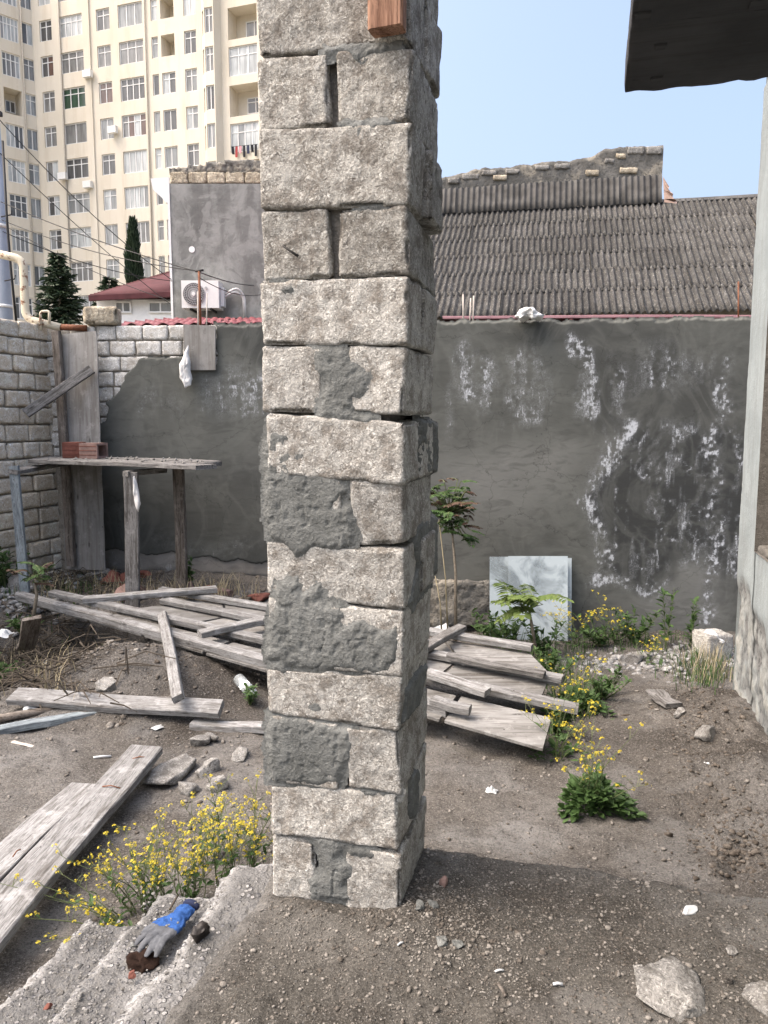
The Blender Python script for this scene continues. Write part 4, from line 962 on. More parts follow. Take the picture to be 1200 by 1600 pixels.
for k in range(9):
    p = BW0 + BWD * (0.45 + k * 1.06) - BWN * 0.42 + ZZ * (TOPZ + (0.02 if k < 3 else 0.055)); a = 0.16 if k < 3 else 0.075
    M = Matrix.Identity(4); ysl = (-BWN * math.cos(a) + ZZ * math.sin(a)); zn = BWD.cross(ysl)
    for i in range(3): M[i][0], M[i][1], M[i][2], M[i][3] = BWD[i], ysl[i], zn[i], p[i]
    place(bpy.data.objects.new('roof_sheet', rt), M, rroof)
a = BW0 + BWD * 4.3 - BWN * 0.32 + ZZ * (TOPZ + 0.075); plank('roof_edge', a, a + BWD * 5.2, 0.08, 0.03, MAT['pink_trim'], rroof, ZZ, 2, 0.012)
V = []; F = []; a = BW0 + BWD * 0.4 - BWN * 0.5; box_geo(V, F, 0, 9.4, 0, 2.0, -1, TOPZ - 0.08); mk('wall', V, F, MAT['wall_mortar'], rroof, frame(a, BWD))

# grey rendered house with the air conditioner
GY = 11.6; gh = thing('grey_house', 'grey rendered blank house wall with a broken stone top course', 'house', on_y(335, 495, GY))
def m_render():
    t = NT('grey_render'); v = t.vec(rnd=False); b = t.noise(v, 1.1, 6, 0.65, 0.8); f = t.noise(v, 12, 5, 0.65); s = t.noise(t.vec((3, 3, .6), False), 2, 5)
    c = t.mix(t.ramp(b, [(0.36, 0.0), (0.62, 1.0)]), (0.15, 0.152, 0.146), (0.28, 0.282, 0.272))
    c = t.mix(t.ramp(s, [(0.38, 0.6), (0.52, 0.0)]), c, (0.13, 0.13, 0.126)); pt = t.noise(v, 2.6, 5, 0.6, 1.2); c = t.mix(t.ramp(pt, [(0.52, 0.0), (0.56, 0.55)]), c, (0.30, 0.30, 0.29)); c = t.mix(t.ramp(pt, [(0.40, 0.5), (0.45, 0.0)]), c, (0.15, 0.15, 0.145)); c = t.mix(t.ramp(f, [(0.3, 0.4), (0.42, 0.0)]), c, (0.13, 0.125, 0.12))
    return t.out(c, t.bump(t.math('ADD', b, f), 0.01), 0.95, 0.15)
MAT['render'] = m_render()
a = on_y(265, 287, GY); wz = a.z; gx0 = a.x; gx1 = on_y(640, 287, GY).x
V = []; F = []; box_geo(V, F, gx0, gx1, GY, GY + 6, -1, wz); mk('wall', V, F, MAT['render'], gh)
V = []; F = []; box_geo(V, F, gx0 - 0.035, gx0 - 0.003, GY - 0.01, GY + 0.1, -1, wz); MAT['white_paint'] = m_plain('white_paint', (0.74, 0.74, 0.74), 0.6, 0.3, 0, 0.06); mk('corner_strip', V, F, MAT['white_paint'], gh)
xx = gx0; k = 0
while xx < gx1 - 0.1:
    w = 0.27 + 0.04 * math.sin(k * 3.1); hh = 0.155
    V, F = rough_box((w - 0.012, 0.3, hh), 0.02, 0.008, 0.009, 740 + k, 0.02); mk('block', V, F, MAT['cream_stone'], gh, Matrix.Translation((xx + w / 2, GY + 0.15, wz + hh / 2 + 0.008)), smooth=True)
    hx = 0.05 + 0.10 * min(1, max(0, (xx - gx0) / 0.8)); V, F = rough_box((w + 0.02, 0.3, hx + 0.04), 0.02, 0.01, 0.03, 770 + k, 0.03); mk('top_mortar', V, F, MAT['old_wall'], gh, Matrix.Translation((xx + w / 2, GY + 0.16, wz + hh + hx / 2 + 0.005)), smooth=True)
    xx += w; k += 1
p = on_y(300, 390, GY); V, F = tube_geo([p + Vector((0, 0.03, 0)), p + Vector((0, -0.012, 0))], 0.045, 10); o = mk('hole_patch', V, F, MAT['white_paint'], gh); o['label'] = 'small white plugged hole in the wall'
# white sheet beside the house
ws = thing('white_sheet_panel', 'small white sheet panel sticking out beside the grey house', 'panel', on_y(250, 320, 12.2))
V = [on_y(x, y, 12.0) for x, y in [(235, 279), (264, 277), (264, 318), (258, 315), (252, 308), (243, 300), (239, 296)]]; V += [v + Vector((0, 0.03, 0)) for v in V]
mk('sheet', V, [tuple(reversed(range(7))), tuple(range(7, 14))] + [(i, (i + 1) % 7, 7 + (i + 1) % 7, 7 + i) for i in range(7)], MAT['white_paint'], ws)

# air conditioner
MAT['ac_white'] = m_plain('ac_casing', (0.72, 0.72, 0.70), 0.5, 0.4, 0, 0.05); MAT['ac_dark'] = m_plain('ac_grille_shadow', (0.05, 0.05, 0.05), 0.7); MAT['ac_grey'] = m_plain('ac_grille', (0.42, 0.42, 0.42), 0.6)
YA = GY - 0.36; pa = on_y(284, 481, YA); pb = on_y(341, 438, YA); acw = pb.x - pa.x; ach = pb.z - pa.z
ac = thing('air_conditioner', 'white air conditioner outdoor unit with round fan grille', 'air conditioner', pa)
V, F = [], []; box_geo(V, F, -acw / 2, acw / 2, -.15, .15, -ach / 2, ach / 2); mk('casing', V, F, MAT['ac_white'], ac, Matrix.Translation((pa.x + acw / 2, YA + 0.155, pa.z + ach / 2)), smooth=False)
fc = Vector((pa.x + acw * 0.34, YA - 0.004, pa.z + ach * 0.5)); R = ach * 0.40
def disc(c, r0, r1, y, n=32):
    V = []; F = []
    for i in range(n):
        an = 2 * math.pi * i / n; V += [c + Vector((math.cos(an) * r0, y, math.sin(an) * r0)), c + Vector((math.cos(an) * r1, y, math.sin(an) * r1))]
    for i in range(n): j = (i + 1) % n; F.append((2 * i, 2 * i + 1, 2 * j + 1, 2 * j))
    return V, F
V, F = disc(fc, 0.001, R, 0.0); mk('fan_opening', V, F, MAT['ac_dark'], ac)
V = []; F = []
for rr_ in (0.3, 0.5, 0.7, 0.88, 1.0): tube_geo([fc + Vector((math.cos(i * math.pi / 14) * R * rr_, -0.012, math.sin(i * math.pi / 14) * R * rr_)) for i in range(29)], 0.004, 4, V, F)
for i in range(30):
    an = i * math.pi / 15; tube_geo([fc + Vector((math.cos(an + 0.6 * (1 - q)) * R * q, -0.014, math.sin(an + 0.6 * (1 - q)) * R * q)) for q in (0.2, 0.5, 0.75, 1.0)], 0.004, 4, V, F)
mk('fan_grille', V, F, MAT['ac_grey'], ac)
V, F = tube_geo([fc + Vector((0, -0.005, 0)), fc + Vector((0, -0.028, 0))], R * 0.18, 16); mk('grille_hub', V, F, MAT['ac_white'], ac)
V, F = tube_geo([fc + Vector((acw * .33, .0, ach * .22)), fc + Vector((acw * .33, -0.012, ach * .22))], ach * 0.05, 14); mk('badge', V, F, MAT['ac_grey'], ac)
V = []; F = []; box_geo(V, F, pb.x + 0.004, pb.x + 0.05, YA + 0.12, YA + 0.26, pa.z + ach * 0.1, pa.z + ach * 0.8); mk('valve_cover', V, F, MAT['ac_white'], ac)
for d in (0.0, 0.05):
    mk('pipe', *tube_geo(round_path([Vector((pb.x + 0.04, YA + 0.2, pa.z + ach * 0.45 + d)), Vector((pb.x + 0.18 + d, YA + 0.2, pa.z + ach * 0.70 + d)), Vector((pb.x + 0.30 + d * .4, YA + 0.28, pa.z + ach * 0.55)), Vector((pb.x + 0.30 + d * .5, YA + 0.32, pa.z - 0.12))], 0.07), 0.014, 8), MAT['ac_white'], ac, smooth=True)
for dx in (0.12, acw - 0.12):
    plank('bracket', (pa.x + dx, YA + 0.02, pa.z - 0.015), (pa.x + dx, GY, pa.z - 0.015), 0.03, 0.03, MAT['steel_dark'], ac)

# ================================================================== APARTMENT BLOCK
def m_facade():
    t = NT('cream_facade'); v = t.vec(rnd=False); b = t.noise(v, 0.12, 5, 0.6); s = t.noise(t.vec((1.3, 1.3, 0.12), False), 1.0, 5, 0.65); f = t.noise(v, 2.2, 5, 0.6)
    c = t.mix(t.ramp(b, [(0.3, 0.0), (0.7, 1.0)]), (0.60, 0.545, 0.445), (0.69, 0.64, 0.55))
    c = t.mix(t.ramp(s, [(0.36, 0.7), (0.5, 0.0)]), c, (0.57, 0.51, 0.41))
    c = t.mix(t.ramp(f, [(0.60, 0.0), (0.72, 0.35)]), c, (0.74, 0.69, 0.60))
    return t.out(c, None, 0.9, 0.15)
MAT['facade'] = m_facade()
MAT['frame_white'] = m_plain('window_frame_white', (0.70, 0.70, 0.69), 0.5, 0.3, 0, 0.06)
def m_glass(name, col, rough=0.08):
    t = NT(name); v = t.vec(); n = t.noise(t.vec((3, 3, .5)), 1.2, 3)
    c = t.mix(t.ramp(n, [(0.35, 0.0), (0.65, 1.0)]), tuple(x * 0.7 for x in col), tuple(min(1, x * 1.25) for x in col))
    return t.out(c, None, rough, 0.5)
GL = [m_glass('glass_dark', (0.09, 0.09, 0.09)), m_glass('glass_grey', (0.19, 0.19, 0.185)), m_glass('glass_curtain', (0.42, 0.44, 0.44)), m_glass('glass_net', (0.25, 0.26, 0.26)), m_glass('glass_green', (0.035, 0.07, 0.045)), m_glass('glass_brown', (0.12, 0.075, 0.06))]
MAT['loggia'] = m_plain('loggia_inside', (0.42, 0.36, 0.28), 0.9, 0.1, 0, 0.2, 1.5)
Am = Vector((-27.7, 64.5, 0)); Bm = Vector((-14.2, 60.0, 0)); MD = (Bm - Am).normalized(); MN = Vector((MD.y, -MD.x, 0))
if MN.y > 0: MN = -MN
apt = thing('apartment_block', 'tall cream apartment block with rows of white framed windows', 'building', Am.lerp(Bm, .5) + Vector((0, 0, -1)))
zt7 = on_plane(160, 406, Am, MN).z; zt0 = on_plane(160, 13, Am, MN).z; ST = (zt0 - zt7) / 7
def row(k): return zt0 - k * ST
KS = range(-1, 9); ZB, ZT = -1.0, row(-1) + 2.2
_fm = {}
def window(D, N, A, u0, u1, z0, z1, lites, seed, inset=0.13, tr=True):
    tr = random.Random(seed * 3 + 1).random() < 0.7
    if lites >= 3 and random.Random(seed * 5 + 2).random() < 0.35: lites += random.Random(seed).choice([-1, 1])
    w = round(u1 - u0, 2); h = round(z1 - z0, 2); key = (w, h, lites, tr)
    if key not in _fm:
        V = []; F = []; b = 0.075
        box_geo(V, F, 0, b, -.03, .03, 0, h); box_geo(V, F, w - b, w, -.03, .03, 0, h); box_geo(V, F, b, w - b, -.03, .03, 0, b); box_geo(V, F, b, w - b, -.03, .03, h - b, h)
        for i in range(1, lites): x = w * i / lites; box_geo(V, F, x - .035, x + .035, -.028, .028, b, h - b)
        if tr: box_geo(V, F, b, w - b, -.026, .026, h * 0.68, h * 0.68 + 0.06)
        fr = new_mesh('window', V, F, MAT['frame_white'])
        V = []; F = []; box_geo(V, F, 0, w / lites - 0.02, -.006, .006, 0, h - .03); pm = [new_mesh('pane', V, F, g) for g in GL]
        _fm[key] = (fr, pm)
    fr, pm = _fm[key]; rr = random.Random(seed)
    M = frame(A + D * u0 + ZZ * z0 - N * inset, D)
    o = place(bpy.data.objects.new('window', fr), M, apt)
    base = rr.choices([0, 1, 2, 3, 4, 5], [3, 5, 4, 5, .4, .4])[0]
    for i in range(lites):
        g = base if rr.random() < 0.72 else rr.choice([0, 1, 2, 3])
        place(bpy.data.objects.new('pane', pm[g]), frame(A + D * (u0 + 0.01 + w * i / lites) + ZZ * (z0 + .015) - N * (inset + 0.012), D), o)
    return o
def facade(name, A, D, N, L, cols, zb, zt):
    """wall with real openings; cols: (u0,u1,[(z0,z1,kind,lites)])"""
    V = []; F = []
    def q(u0, u1, z0, z1):
        if u1 - u0 < 1e-4 or z1 - z0 < 1e-4: return
        b = len(V); V.extend([A + D * u0 + ZZ * z0, A + D * u1 + ZZ * z0, A + D * u1 + ZZ * z1, A + D * u0 + ZZ * z1]); F.append((b, b + 1, b + 2, b + 3))
    u = 0
    for (u0, u1, ops) in sorted(cols, key=lambda c: c[0]):
        q(u, u0, zb, zt); z = zb
        for (z0, z1, kind, li) in sorted(ops):
            q(u0, u1, z, z0); z = z1; dp = 1.3 if kind == 'loggia' else 0.2
            c = [A + D * u0 + ZZ * z0, A + D * u1 + ZZ * z0, A + D * u1 + ZZ * z1, A + D * u0 + ZZ * z1]; b = len(V); V.extend(c + [x - N * dp for x in c])
            for i in range(4): j = (i + 1) % 4; F.append((b + i, b + i + 4, b + j + 4, b + j))
            F.append((b + 4, b + 5, b + 6, b + 7))
        q(u0, u1, z, zt); u = u1
    q(u, L, zb, zt)
    mk(name, V, F, MAT['facade'], apt)
    for (u0, u1, ops) in cols:
        for j, (z0, z1, kind, li) in enumerate(ops):
            sd = int(u0 * 131 + z0 * 17 + N.x * 50) & 0xffff
            if kind == 'win': window(D, N, A, u0, u1, z0, z1, li, sd, 0.13)
            elif kind == 'loggia':
                window(D, N, A, u0 + (u1 - u0) * 0.35, u1 - 0.1, z0 + 0.5, z1 - 0.5, 2, sd, 1.2)
def mu(px, py=80): p = on_plane(px, py, Am, MN); return (p - Am).dot(MD)
cols = []
def addcol(x0, x1, h, li, dz=0.0, f=None, A=None):
    ops = []
    for k in KS:
        kind, n, hh = 'win', li, h
        if f: kind, n, hh = f(k) or (kind, n, hh)
        if kind == 'none': continue
        zt = row(k) + dz; ops.append((zt - hh, zt, kind, n))
    cols.append((mu(x0), mu(x1), ops))
addcol(63, 82, 1.55, 2); addcol(94, 130, 1.55, 3); addcol(152, 173, 1.55, 2); addcol(186, 224, 1.62, 4)
addcol(237, 247, 1.5, 1, -0.05); addcol(252, 273, 1.5, 2, -0.05, lambda k: ('loggia', 2, 1.5) if k in (0, -1, 1) else None); addcol(288, 307, 1.6, 2, -0.05)
ub = mu(316); uc = mu(343)
addcol(357, 402, 2.0, 3, 0.95, lambda k: ('loggia', 2, 2.15) if k % 2 == 1 else None)
addcol(420, 455, 1.6, 3, 0.2)
LM = mu(480)
facade('wall', Am, MD, MN, LM, cols, ZB, ZT)
# bay
Ab = Am + MD * ub; p1 = Ab + MD * 0.55 + MN * 0.6; p2 = Am + MD * (uc - 0.1) + MN * 0.6; p3 = Am + MD * (uc + 0.15)
def sub(name, a, b, fr, li, dz, h):
    D = (b - a).normalized(); N = Vector((D.y, -D.x, 0)); N = N if N.y < 0 else -N; L = (b - a).length
    facade(name, a, D, N, L, [(L * fr[0], L * fr[1], [(row(k) + dz - h, row(k) + dz, 'win', li) for k in KS])], ZB, ZT)
sub('bay', Ab, p1, (0.2, 0.85), 1, 0.95, 1.7); sub('bay', p1, p2, (0.06, 0.92), 2, 0.95, 1.7)
V = []; F = []
for z in (ZB, ZT): V += [p2 + ZZ * z, p3 + ZZ * z]
F = [(0, 1, 3, 2)]; mk('bay', V, F, MAT['facade'], apt)
# left wing at an angle
Dl = Vector((1, 1, 0)).normalized(); Nl = Vector((1, -1, 0)).normalized(); Al = Am - Dl * 16
def ml(px, py): p = on_plane(px, py, Am, Nl); return (p - Al).dot(Dl)
cols = []
for (x0, x1, li, h, f) in [(33, 51, 2, 1.6, None), (0, 28, 4, 1.75, lambda k: k == 2)]:
    ops = [(row(k) - 0.15 - (h if not (f and f(k)) else 1.9), row(k) - 0.15, 'loggia' if (f and f(k)) else 'win', li) for k in KS]; cols.append((ml(x0, 40), ml(x1, 30), ops))
u = ml(-22, 20); cols.append((u - 2, u, [(row(k) - 1.75, row(k) - .15, 'win', 2) for k in KS]))
facade('wing', Al, Dl, Nl, 16, cols, ZB, ZT)
V = []; F = []
e1 = Am + MD * LM; pts = [Al, Am, e1, e1 + Vector((3, 12, 0)), Al + Vector((-8, 14, 0))]
V = [p + ZZ * ZT for p in pts]; F = [tuple(range(5))]; b = 5
for i in (2, 3, 4):
    a, c = pts[i], pts[(i + 1) % 5]; V += [a + ZZ * ZB, c + ZZ * ZB, c + ZZ * ZT, a + ZZ * ZT]; F.append((b, b + 1, b + 2, b + 3)); b += 4
mk('roof', V, F, MAT['facade'], apt)
# downpipes, broad rib, wall air conditioner, lines of washing
MAT['pipe_grey'] = m_plain('downpipe', (0.36, 0.33, 0.28), 0.7)
for (px, r) in [(92, 0.06), (226, 0.06)]:
    u = mu(px, 10); tube('downpipe', [Am + MD * u + MN * 0.1 + ZZ * z for z in (ZB, ZT)], r, MAT['pipe_grey'], apt, 8)
u = ml(30, 0); tube('downpipe', [Al + Dl * u + Nl * 0.1 + ZZ * z for z in (ZB, ZT)], 0.06, MAT['pipe_grey'], apt, 8)
u = mu(137, 80); V = []; F = []; box_geo(V, F, u - 0.3, u + 0.3, -0.12, 0.02, ZB, ZT); o = mk('facade_rib', V, F, MAT['facade'], apt, frame(Am, MD))
p = on_plane(102, 277, Am, MN) + MN * 0.3; V, F = [], []; box_geo(V, F, -.37, .37, -.16, .16, -.25, .25); mk('wall_unit', V, F, MAT['ac_white'], apt, frame(p, MD))
for px, py, dd in [(366, 82, -.9), (376, 212, -.9), (141, 118, .3), (141, 290, .3), (180, 205, .3)]:
    p = on_plane(px, py, Am, MN) + MN * dd; V, F = [], []; box_geo(V, F, -.37, .37, -.16, .16, -.25, .25); mk('wall_unit', V, F, MAT['ac_white'], apt, frame(p, MD))
p = on_plane(362, 230, Am, MN) + MN * 0.1; q = on_plane(404, 226, Am, MN) + MN * 0.1
wash = thing('washing_line', 'line of dark washing hung on an apartment balcony', 'laundry', p)
tube('line', [p, q], 0.015, MAT['steel_dark'], wash, 4)
CL = [m_plain('cloth_%s' % n, c, 0.9) for n, c in (('black', (.02, .02, .025)), ('red', (.3, .05, .05)), ('pink', (.5, .25, .28)), ('navy', (.03, .035, .07)))]
for i in range(7):
    a = p.lerp(q, i / 7 + .02); b = p.lerp(q, i / 7 + .11); d = ZZ * random.uniform(.45, .8); nd = MN * random.uniform(-.08, .08)
    mk('garment', [a, b, b - d + nd, a.lerp(b, .5) - d * 1.06 + nd * 1.5, a - d + nd], [(0, 1, 2, 3, 4)], CL[[0, 1, 2, 0, 3, 0, 0][i]], wash)

# ------------------------------------------------------------------ small house with a red hipped roof
rh = thing('red_hip_house', 'small white house with a dark red hipped roof beyond the wall', 'house', on_y(250, 500, 30))
YH = 30.0
e0_, e1_ = on_y(139, 461, YH), on_y(330, 452, YH); ap = on_y(300, 414, YH + 3.5)
V = [e0_, e1_, e1_ + Vector((0, 7, 0)), e0_ + Vector((0, 7, 0)), on_y(268, 423, YH + 3.5), ap + Vector((1, 0, 0))]
# hip roof built as tile rows
MAT['red_roof'] = m_plain('red_roof_tile', (0.075, 0.022, 0.026), 0.7, 0.25, 0, 0.25, 3)
mk('roof', V, [(0, 1, 5, 4), (0, 4, 3), (3, 4, 5, 2), (1, 2, 5)], MAT['red_roof'], rh)
for j in range(24):
    t = (j + .3) / 24; a = V[0].lerp(V[4], t); b = V[1].lerp(V[5], t); tube('tile_course', [a + Vector((0, -.0, .005)), b + Vector((0, -.0, .005))], 0.022, MAT['red_roof'], rh, 5)
plank('fascia', e0_ - ZZ * .12, e1_ - ZZ * .12, 0.12, 0.22, MAT['red_roof'], rh)
b0 = on_y(150, 468, YH + .4); b1 = on_y(330, 468, YH + .4); Vw = []; Fw = []; box_geo(Vw, Fw, b0.x, b1.x, YH + .45, YH + 6.5, -1, e0_.z - 0.1); mk('wall', Vw, Fw, MAT['white_paint'], rh)
for (x0, x1) in [(180, 205), (232, 270), (274, 300)]:
    a = on_y(x0, 489, YH + .4); b = on_y(x1, 471, YH + .4); w = b.x - a.x; h = b.z - a.z; Vw = []; Fw = []
    for bx in [(0, .06, 0, h), (w - .06, w, 0, h), (.06, w - .06, 0, .06), (.06, w - .06, h - .06, h), (w * .5 - .03, w * .5 + .03, .06, h - .06)]: box_geo(Vw, Fw, bx[0], bx[1], -.04, .02, bx[2], bx[3])
    o = mk('window', Vw, Fw, MAT['frame_white'], rh, Matrix.Translation(a)); Vw = []; Fw = []; box_geo(Vw, Fw, .03, w - .03, .0, .03, .03, h - .03); mk('pane', Vw, Fw, GL[1], o, Matrix.Translation(a))

# ------------------------------------------------------------------ conifers
MAT['spruce'] = m_leaf('spruce_needles', (0.022, 0.04, 0.022), (0.05, 0.075, 0.04), 0.1)
MAT['cypress'] = m_leaf('cypress_foliage', (0.016, 0.033, 0.016), (0.035, 0.058, 0.028), 0.1)
def spruce(label, px, pyb, pyt, y, seed, wide=0.26):
    rr = random.Random(seed); b = on_y(px, pyb, y); t = on_y(px, pyt, y); h = t.z - b.z; b = b - ZZ * 1.2; h += 1.2
    root = thing('spruce_tree', label, 'tree', b, 'conifers beyond the wall'); tube('trunk', [b, b + ZZ * h * .5, b + ZZ * h * 0.98], [h * .018, h * .011, .01], MAT['bark'], root, 7)
    V = []; F = []; TV = []; TF = []
    nw = 26
    for k in range(nw):
        f = k / nw; z = h * (0.08 + 0.9 * f); L = h * wide * (1 - f) ** 0.85 * rr.uniform(.75, 1.12) + 0.08
        for j in range(rr.randint(7, 10)):
            an = rr.uniform(0, 6.28); Lb = L * rr.uniform(.65, 1.1); d = Vector((math.cos(an), math.sin(an), 0)); p0 = b + ZZ * z
            pts = [p0 + d * Lb * q + ZZ * (Lb * (-0.28 * q + 0.22 * q * q)) for q in (0, .35, .7, 1)]
            tube_geo(pts, [.012, .01, .007, .004], 3, TV, TF)
            for q in np.linspace(.12, 1, max(5, int(Lb / .09))):
                c = p0 + d * Lb * q + ZZ * (Lb * (-0.28 * q + 0.22 * q * q)); side = Vector((-d.y, d.x, 0))
                for s in (-1, 1, 0, 0):
                    dr = (d * .7 + side * s * .9 + ZZ * rr.uniform(-.55, .25) + Vector((rr.uniform(-.3, .3), rr.uniform(-.3, .3), 0))).normalized(); ln = rr.uniform(.20, .42) * (h / 6) ; w = dr.cross(Vector((rr.uniform(-1, 1), rr.uniform(-1, 1), rr.uniform(.2, 1)))).normalized() * ln * .2
                    i = len(V); V += [c - w, c + w, c + dr * ln + w * .25, c + dr * ln - w * .25]; F.append((i, i + 1, i + 2, i + 3))
    mk('crown', V, F, MAT['spruce'], root); mk('branches', TV, TF, MAT['bark'], root)['kind'] = 'stuff'
spruce('broad dark spruce, the largest conifer, left of the cypress', 96, 520, 388, 34, 1, 0.31)
spruce('small spruce between the large spruce and the cypress', 174, 520, 428, 33, 2, 0.36)
spruce('spruce at the left edge behind the grey metal pole', -2, 520, 468, 33, 5, 0.3)
def cypress(label, px, pyb, pyt, y, seed):
    rr = random.Random(seed); b = on_y(px, pyb, y); t = on_y(px, pyt, y); h = t.z - b.z; b = b - ZZ * .8; h += .8
    root = thing('cypress_tree', label, 'tree', b, 'conifers beyond the wall'); tube('trunk', [b, b + ZZ * h * .8], [.09, .02], MAT['bark'], root, 7)
    V = []; F = []
    for _ in range(6500):
        f = rr.random() ** .9; R = h * 0.095 * ((1 - f) ** .55) * min(1, (f + .1) * 3.5) ** .5; an = rr.uniform(0, 6.28); q = R * rr.random() ** .35 * (1 + .25 * math.sin(an * 3 + f * 14) + .1 * math.sin(f * 40 + an))
        c = b + Vector((math.cos(an) * q, math.sin(an) * q, h * f)); dr = Vector((math.cos(an) * .35, math.sin(an) * .35, 1 + rr.uniform(-.3, .2))).normalized(); ln = rr.uniform(.14, .32); w = dr.cross(Vector((rr.uniform(-1, 1), rr.uniform(-1, 1), .1))).normalized() * ln * .17
        i = len(V); V += [c - w, c + w, c + dr * ln]; F.append((i, i + 1, i + 2))
    mk('crown', V, F, MAT['cypress'], root)
cypress('slim dark cypress standing before the apartment block', 213, 515, 346, 33, 3)

# ------------------------------------------------------------------ pole, wires, gas pipe, stone on the wall
MAT['pole'] = m_plain('blue_grey_pole', (0.30, 0.335, 0.39), 0.55, 0.4, 0, 0.12, 4); MAT['wire'] = m_plain('black_cable', (0.025, 0.025, 0.025), 0.6)
YP = 10.2; pb_ = on_y(8, 520, YP); pole = thing('utility_pole', 'blue grey metal utility pole at the left edge', 'pole', Vector((pb_.x, YP, -1)))
ptz = on_y(-4, 150, YP).z; X0 = pb_.x
tube('shaft', [(X0, YP, -1), (X0, YP, 3), (X0, YP, ptz)], [.12, .105, .075], MAT['pole'], pole, 16)
for py in (354, 479):
    z = on_y(5, py, YP).z; tube('clamp', [(X0, YP, z - .02), (X0, YP, z + .02)], .112, MAT['ac_white'], pole, 16)
z = on_y(0, 183, YP).z; plank('cross_arm', (X0 - .5, YP - .1, z), (X0 + .16, YP - .1, z), .06, .06, MAT['steel_dark'], pole)
V, F = tube_geo([(X0 + .11, YP - .1, z + .03), (X0 + .11, YP - .1, z + .1)], .03, 8); mk('insulator', V, F, MAT['ac_white'], pole)
for py in (342, 441):
    z = on_y(10, py, YP).z; tube('hook', [(X0 + .08, YP - .1, z), (X0 + .22, YP - .12, z + .02), (X0 + .23, YP - .12, z + .07)], .008, MAT['steel_dark'], pole, 6)
tube('down_cable', [on_y(4, 220, YP - .13), on_y(11, 345, YP - .13), on_y(17, 420, YP - .14), on_y(26, 508, YP - .13)], .016, MAT['wire'], pole, 6)
YW = 8.55; post = on_y(313, 500, YW); prb = thing('steel_post', 'rusty steel angle post on the yard wall carrying cables', 'post', post - ZZ * .08)
tube('shaft', [post - ZZ * .1, on_y(311, 424, YW)], .016, MAT['steel_rust'], prb, 4)
tube('cross_bar', [on_y(305, 424, YW), on_y(318, 422, YW)], .012, MAT['steel_dark'], prb, 6)
PT = on_y(311, 425, YW); pz = lambda py, dx=0: Vector((X0 + .08, YP - .08, on_y(3, py, YP).z))
def wire(label, a, b, s, r): o = tube('cable', sag(a, b, s), r, MAT['wire'], None, 5); tag(o, label, 'cable', 'overhead cables')
wire('thick cable falling steeply from the top of the metal pole', pz(185), on_y(268, 437, 11.5), 0.12, .006)
wire('thick cable from the pole ending at the rusty post', pz(318), PT, 0.05, .006)
wire('cable slung low from the pole toward the red roof', pz(364), on_y(269, 439, 11.5), .10, .0055)
wire('middle cable sagging from the pole to the rusty post', pz(346), PT + ZZ * .01, .09, .005)
wire('thin cable from the post to the grey house wall', PT, on_y(396, 446, GY - .02), .03, .006)
wire('thin slack wire from the post to the foot of the grey wall', PT - ZZ * .06, on_y(409, 460, GY - .02), .08, .005)
wire('thin wire crossing high in front of the apartment windows', pz(240), on_y(300, 500, 16), .1, .006)
wire('fine wire rising from the left across the spruce', on_y(-30, 330, 14), on_y(266, 470, 13), .12, .006)
MAT['gas_pipe'] = m_rust('cream_gas_pipe', (0.58, 0.52, 0.40), 0.30); MAT['gas_rust'] = m_rust('rusty_gas_pipe', (0.30, 0.18, 0.11), 0.75)
YG = 8.35; gp = thing('gas_pipe', 'cream painted gas pipe with rusty ends bending down to the wall', 'pipe', on_y(60, 512, YG))
tube('pipe_bend', round_path([on_y(-3, 397, YG), on_y(36, 405, YG), on_y(40, 498, YG), on_y(95, 512, YG)], .10), .042, MAT['gas_pipe'], gp, 12)
tube('pipe_run', [on_y(-40, 390, YG), on_y(-3, 397, YG)], .045, MAT['gas_rust'], gp, 12); tube('pipe_run', [on_y(92, 511, YG), on_y(136, 513, YG + .05)], .034, MAT['gas_rust'], gp, 10)
tube('pipe_strap', round_path([on_y(64, 516, YG - .06), on_y(63, 487, YG - .06), on_y(77, 486, YG - .06), on_y(77, 505, YG - .06)], .03), .014, MAT['gas_pipe'], gp, 8)
p = on_y(159, 499, 8.42); V, F = rough_box((0.36, 0.22, 0.185), 0.025, 0.025, 0.012, 91, 0.035); o = mk('limestone_block', V, F, MAT['cream_stone'], None, Matrix.Translation((p.x, p.y + .03, TOPZ + 0.09)) @ Matrix.Rotation(.1, 4, 'Z'), smooth=True)
tag(o, 'loose limestone block lying on top of the yard wall', 'block')
def rebar(label, px, py0, py1, y, mat, r=.008):
    a = on_y(px, py0, y); o = tube('rebar', [a - ZZ * .12, on_y(px + random.uniform(-2, 2), py1, y)], r, MAT[mat], None, 6); tag(o, label, 'rebar', 'steel rods on the wall')
rebar('pale steel rod just left of the rusty post', 309, 500, 455, 8.5, 'rebar_pale', .009); rebar('short pale steel rod just right of the rusty post', 322, 500, 458, 8.5, 'rebar_pale', .008)
rebar('leftmost of the pale rods right of the pillar', 724, 498, 460, 8.25, 'rebar_pale'); rebar('middle of the pale rods right of the pillar', 734, 498, 466, 8.25, 'rebar_pale'); rebar('rightmost of the pale rods right of the pillar', 739, 498, 462, 8.25, 'rebar_pale')
rebar('rusty rod tied with white cord by the house wall', 1155, 498, 440, 8.1, 'steel_rust')
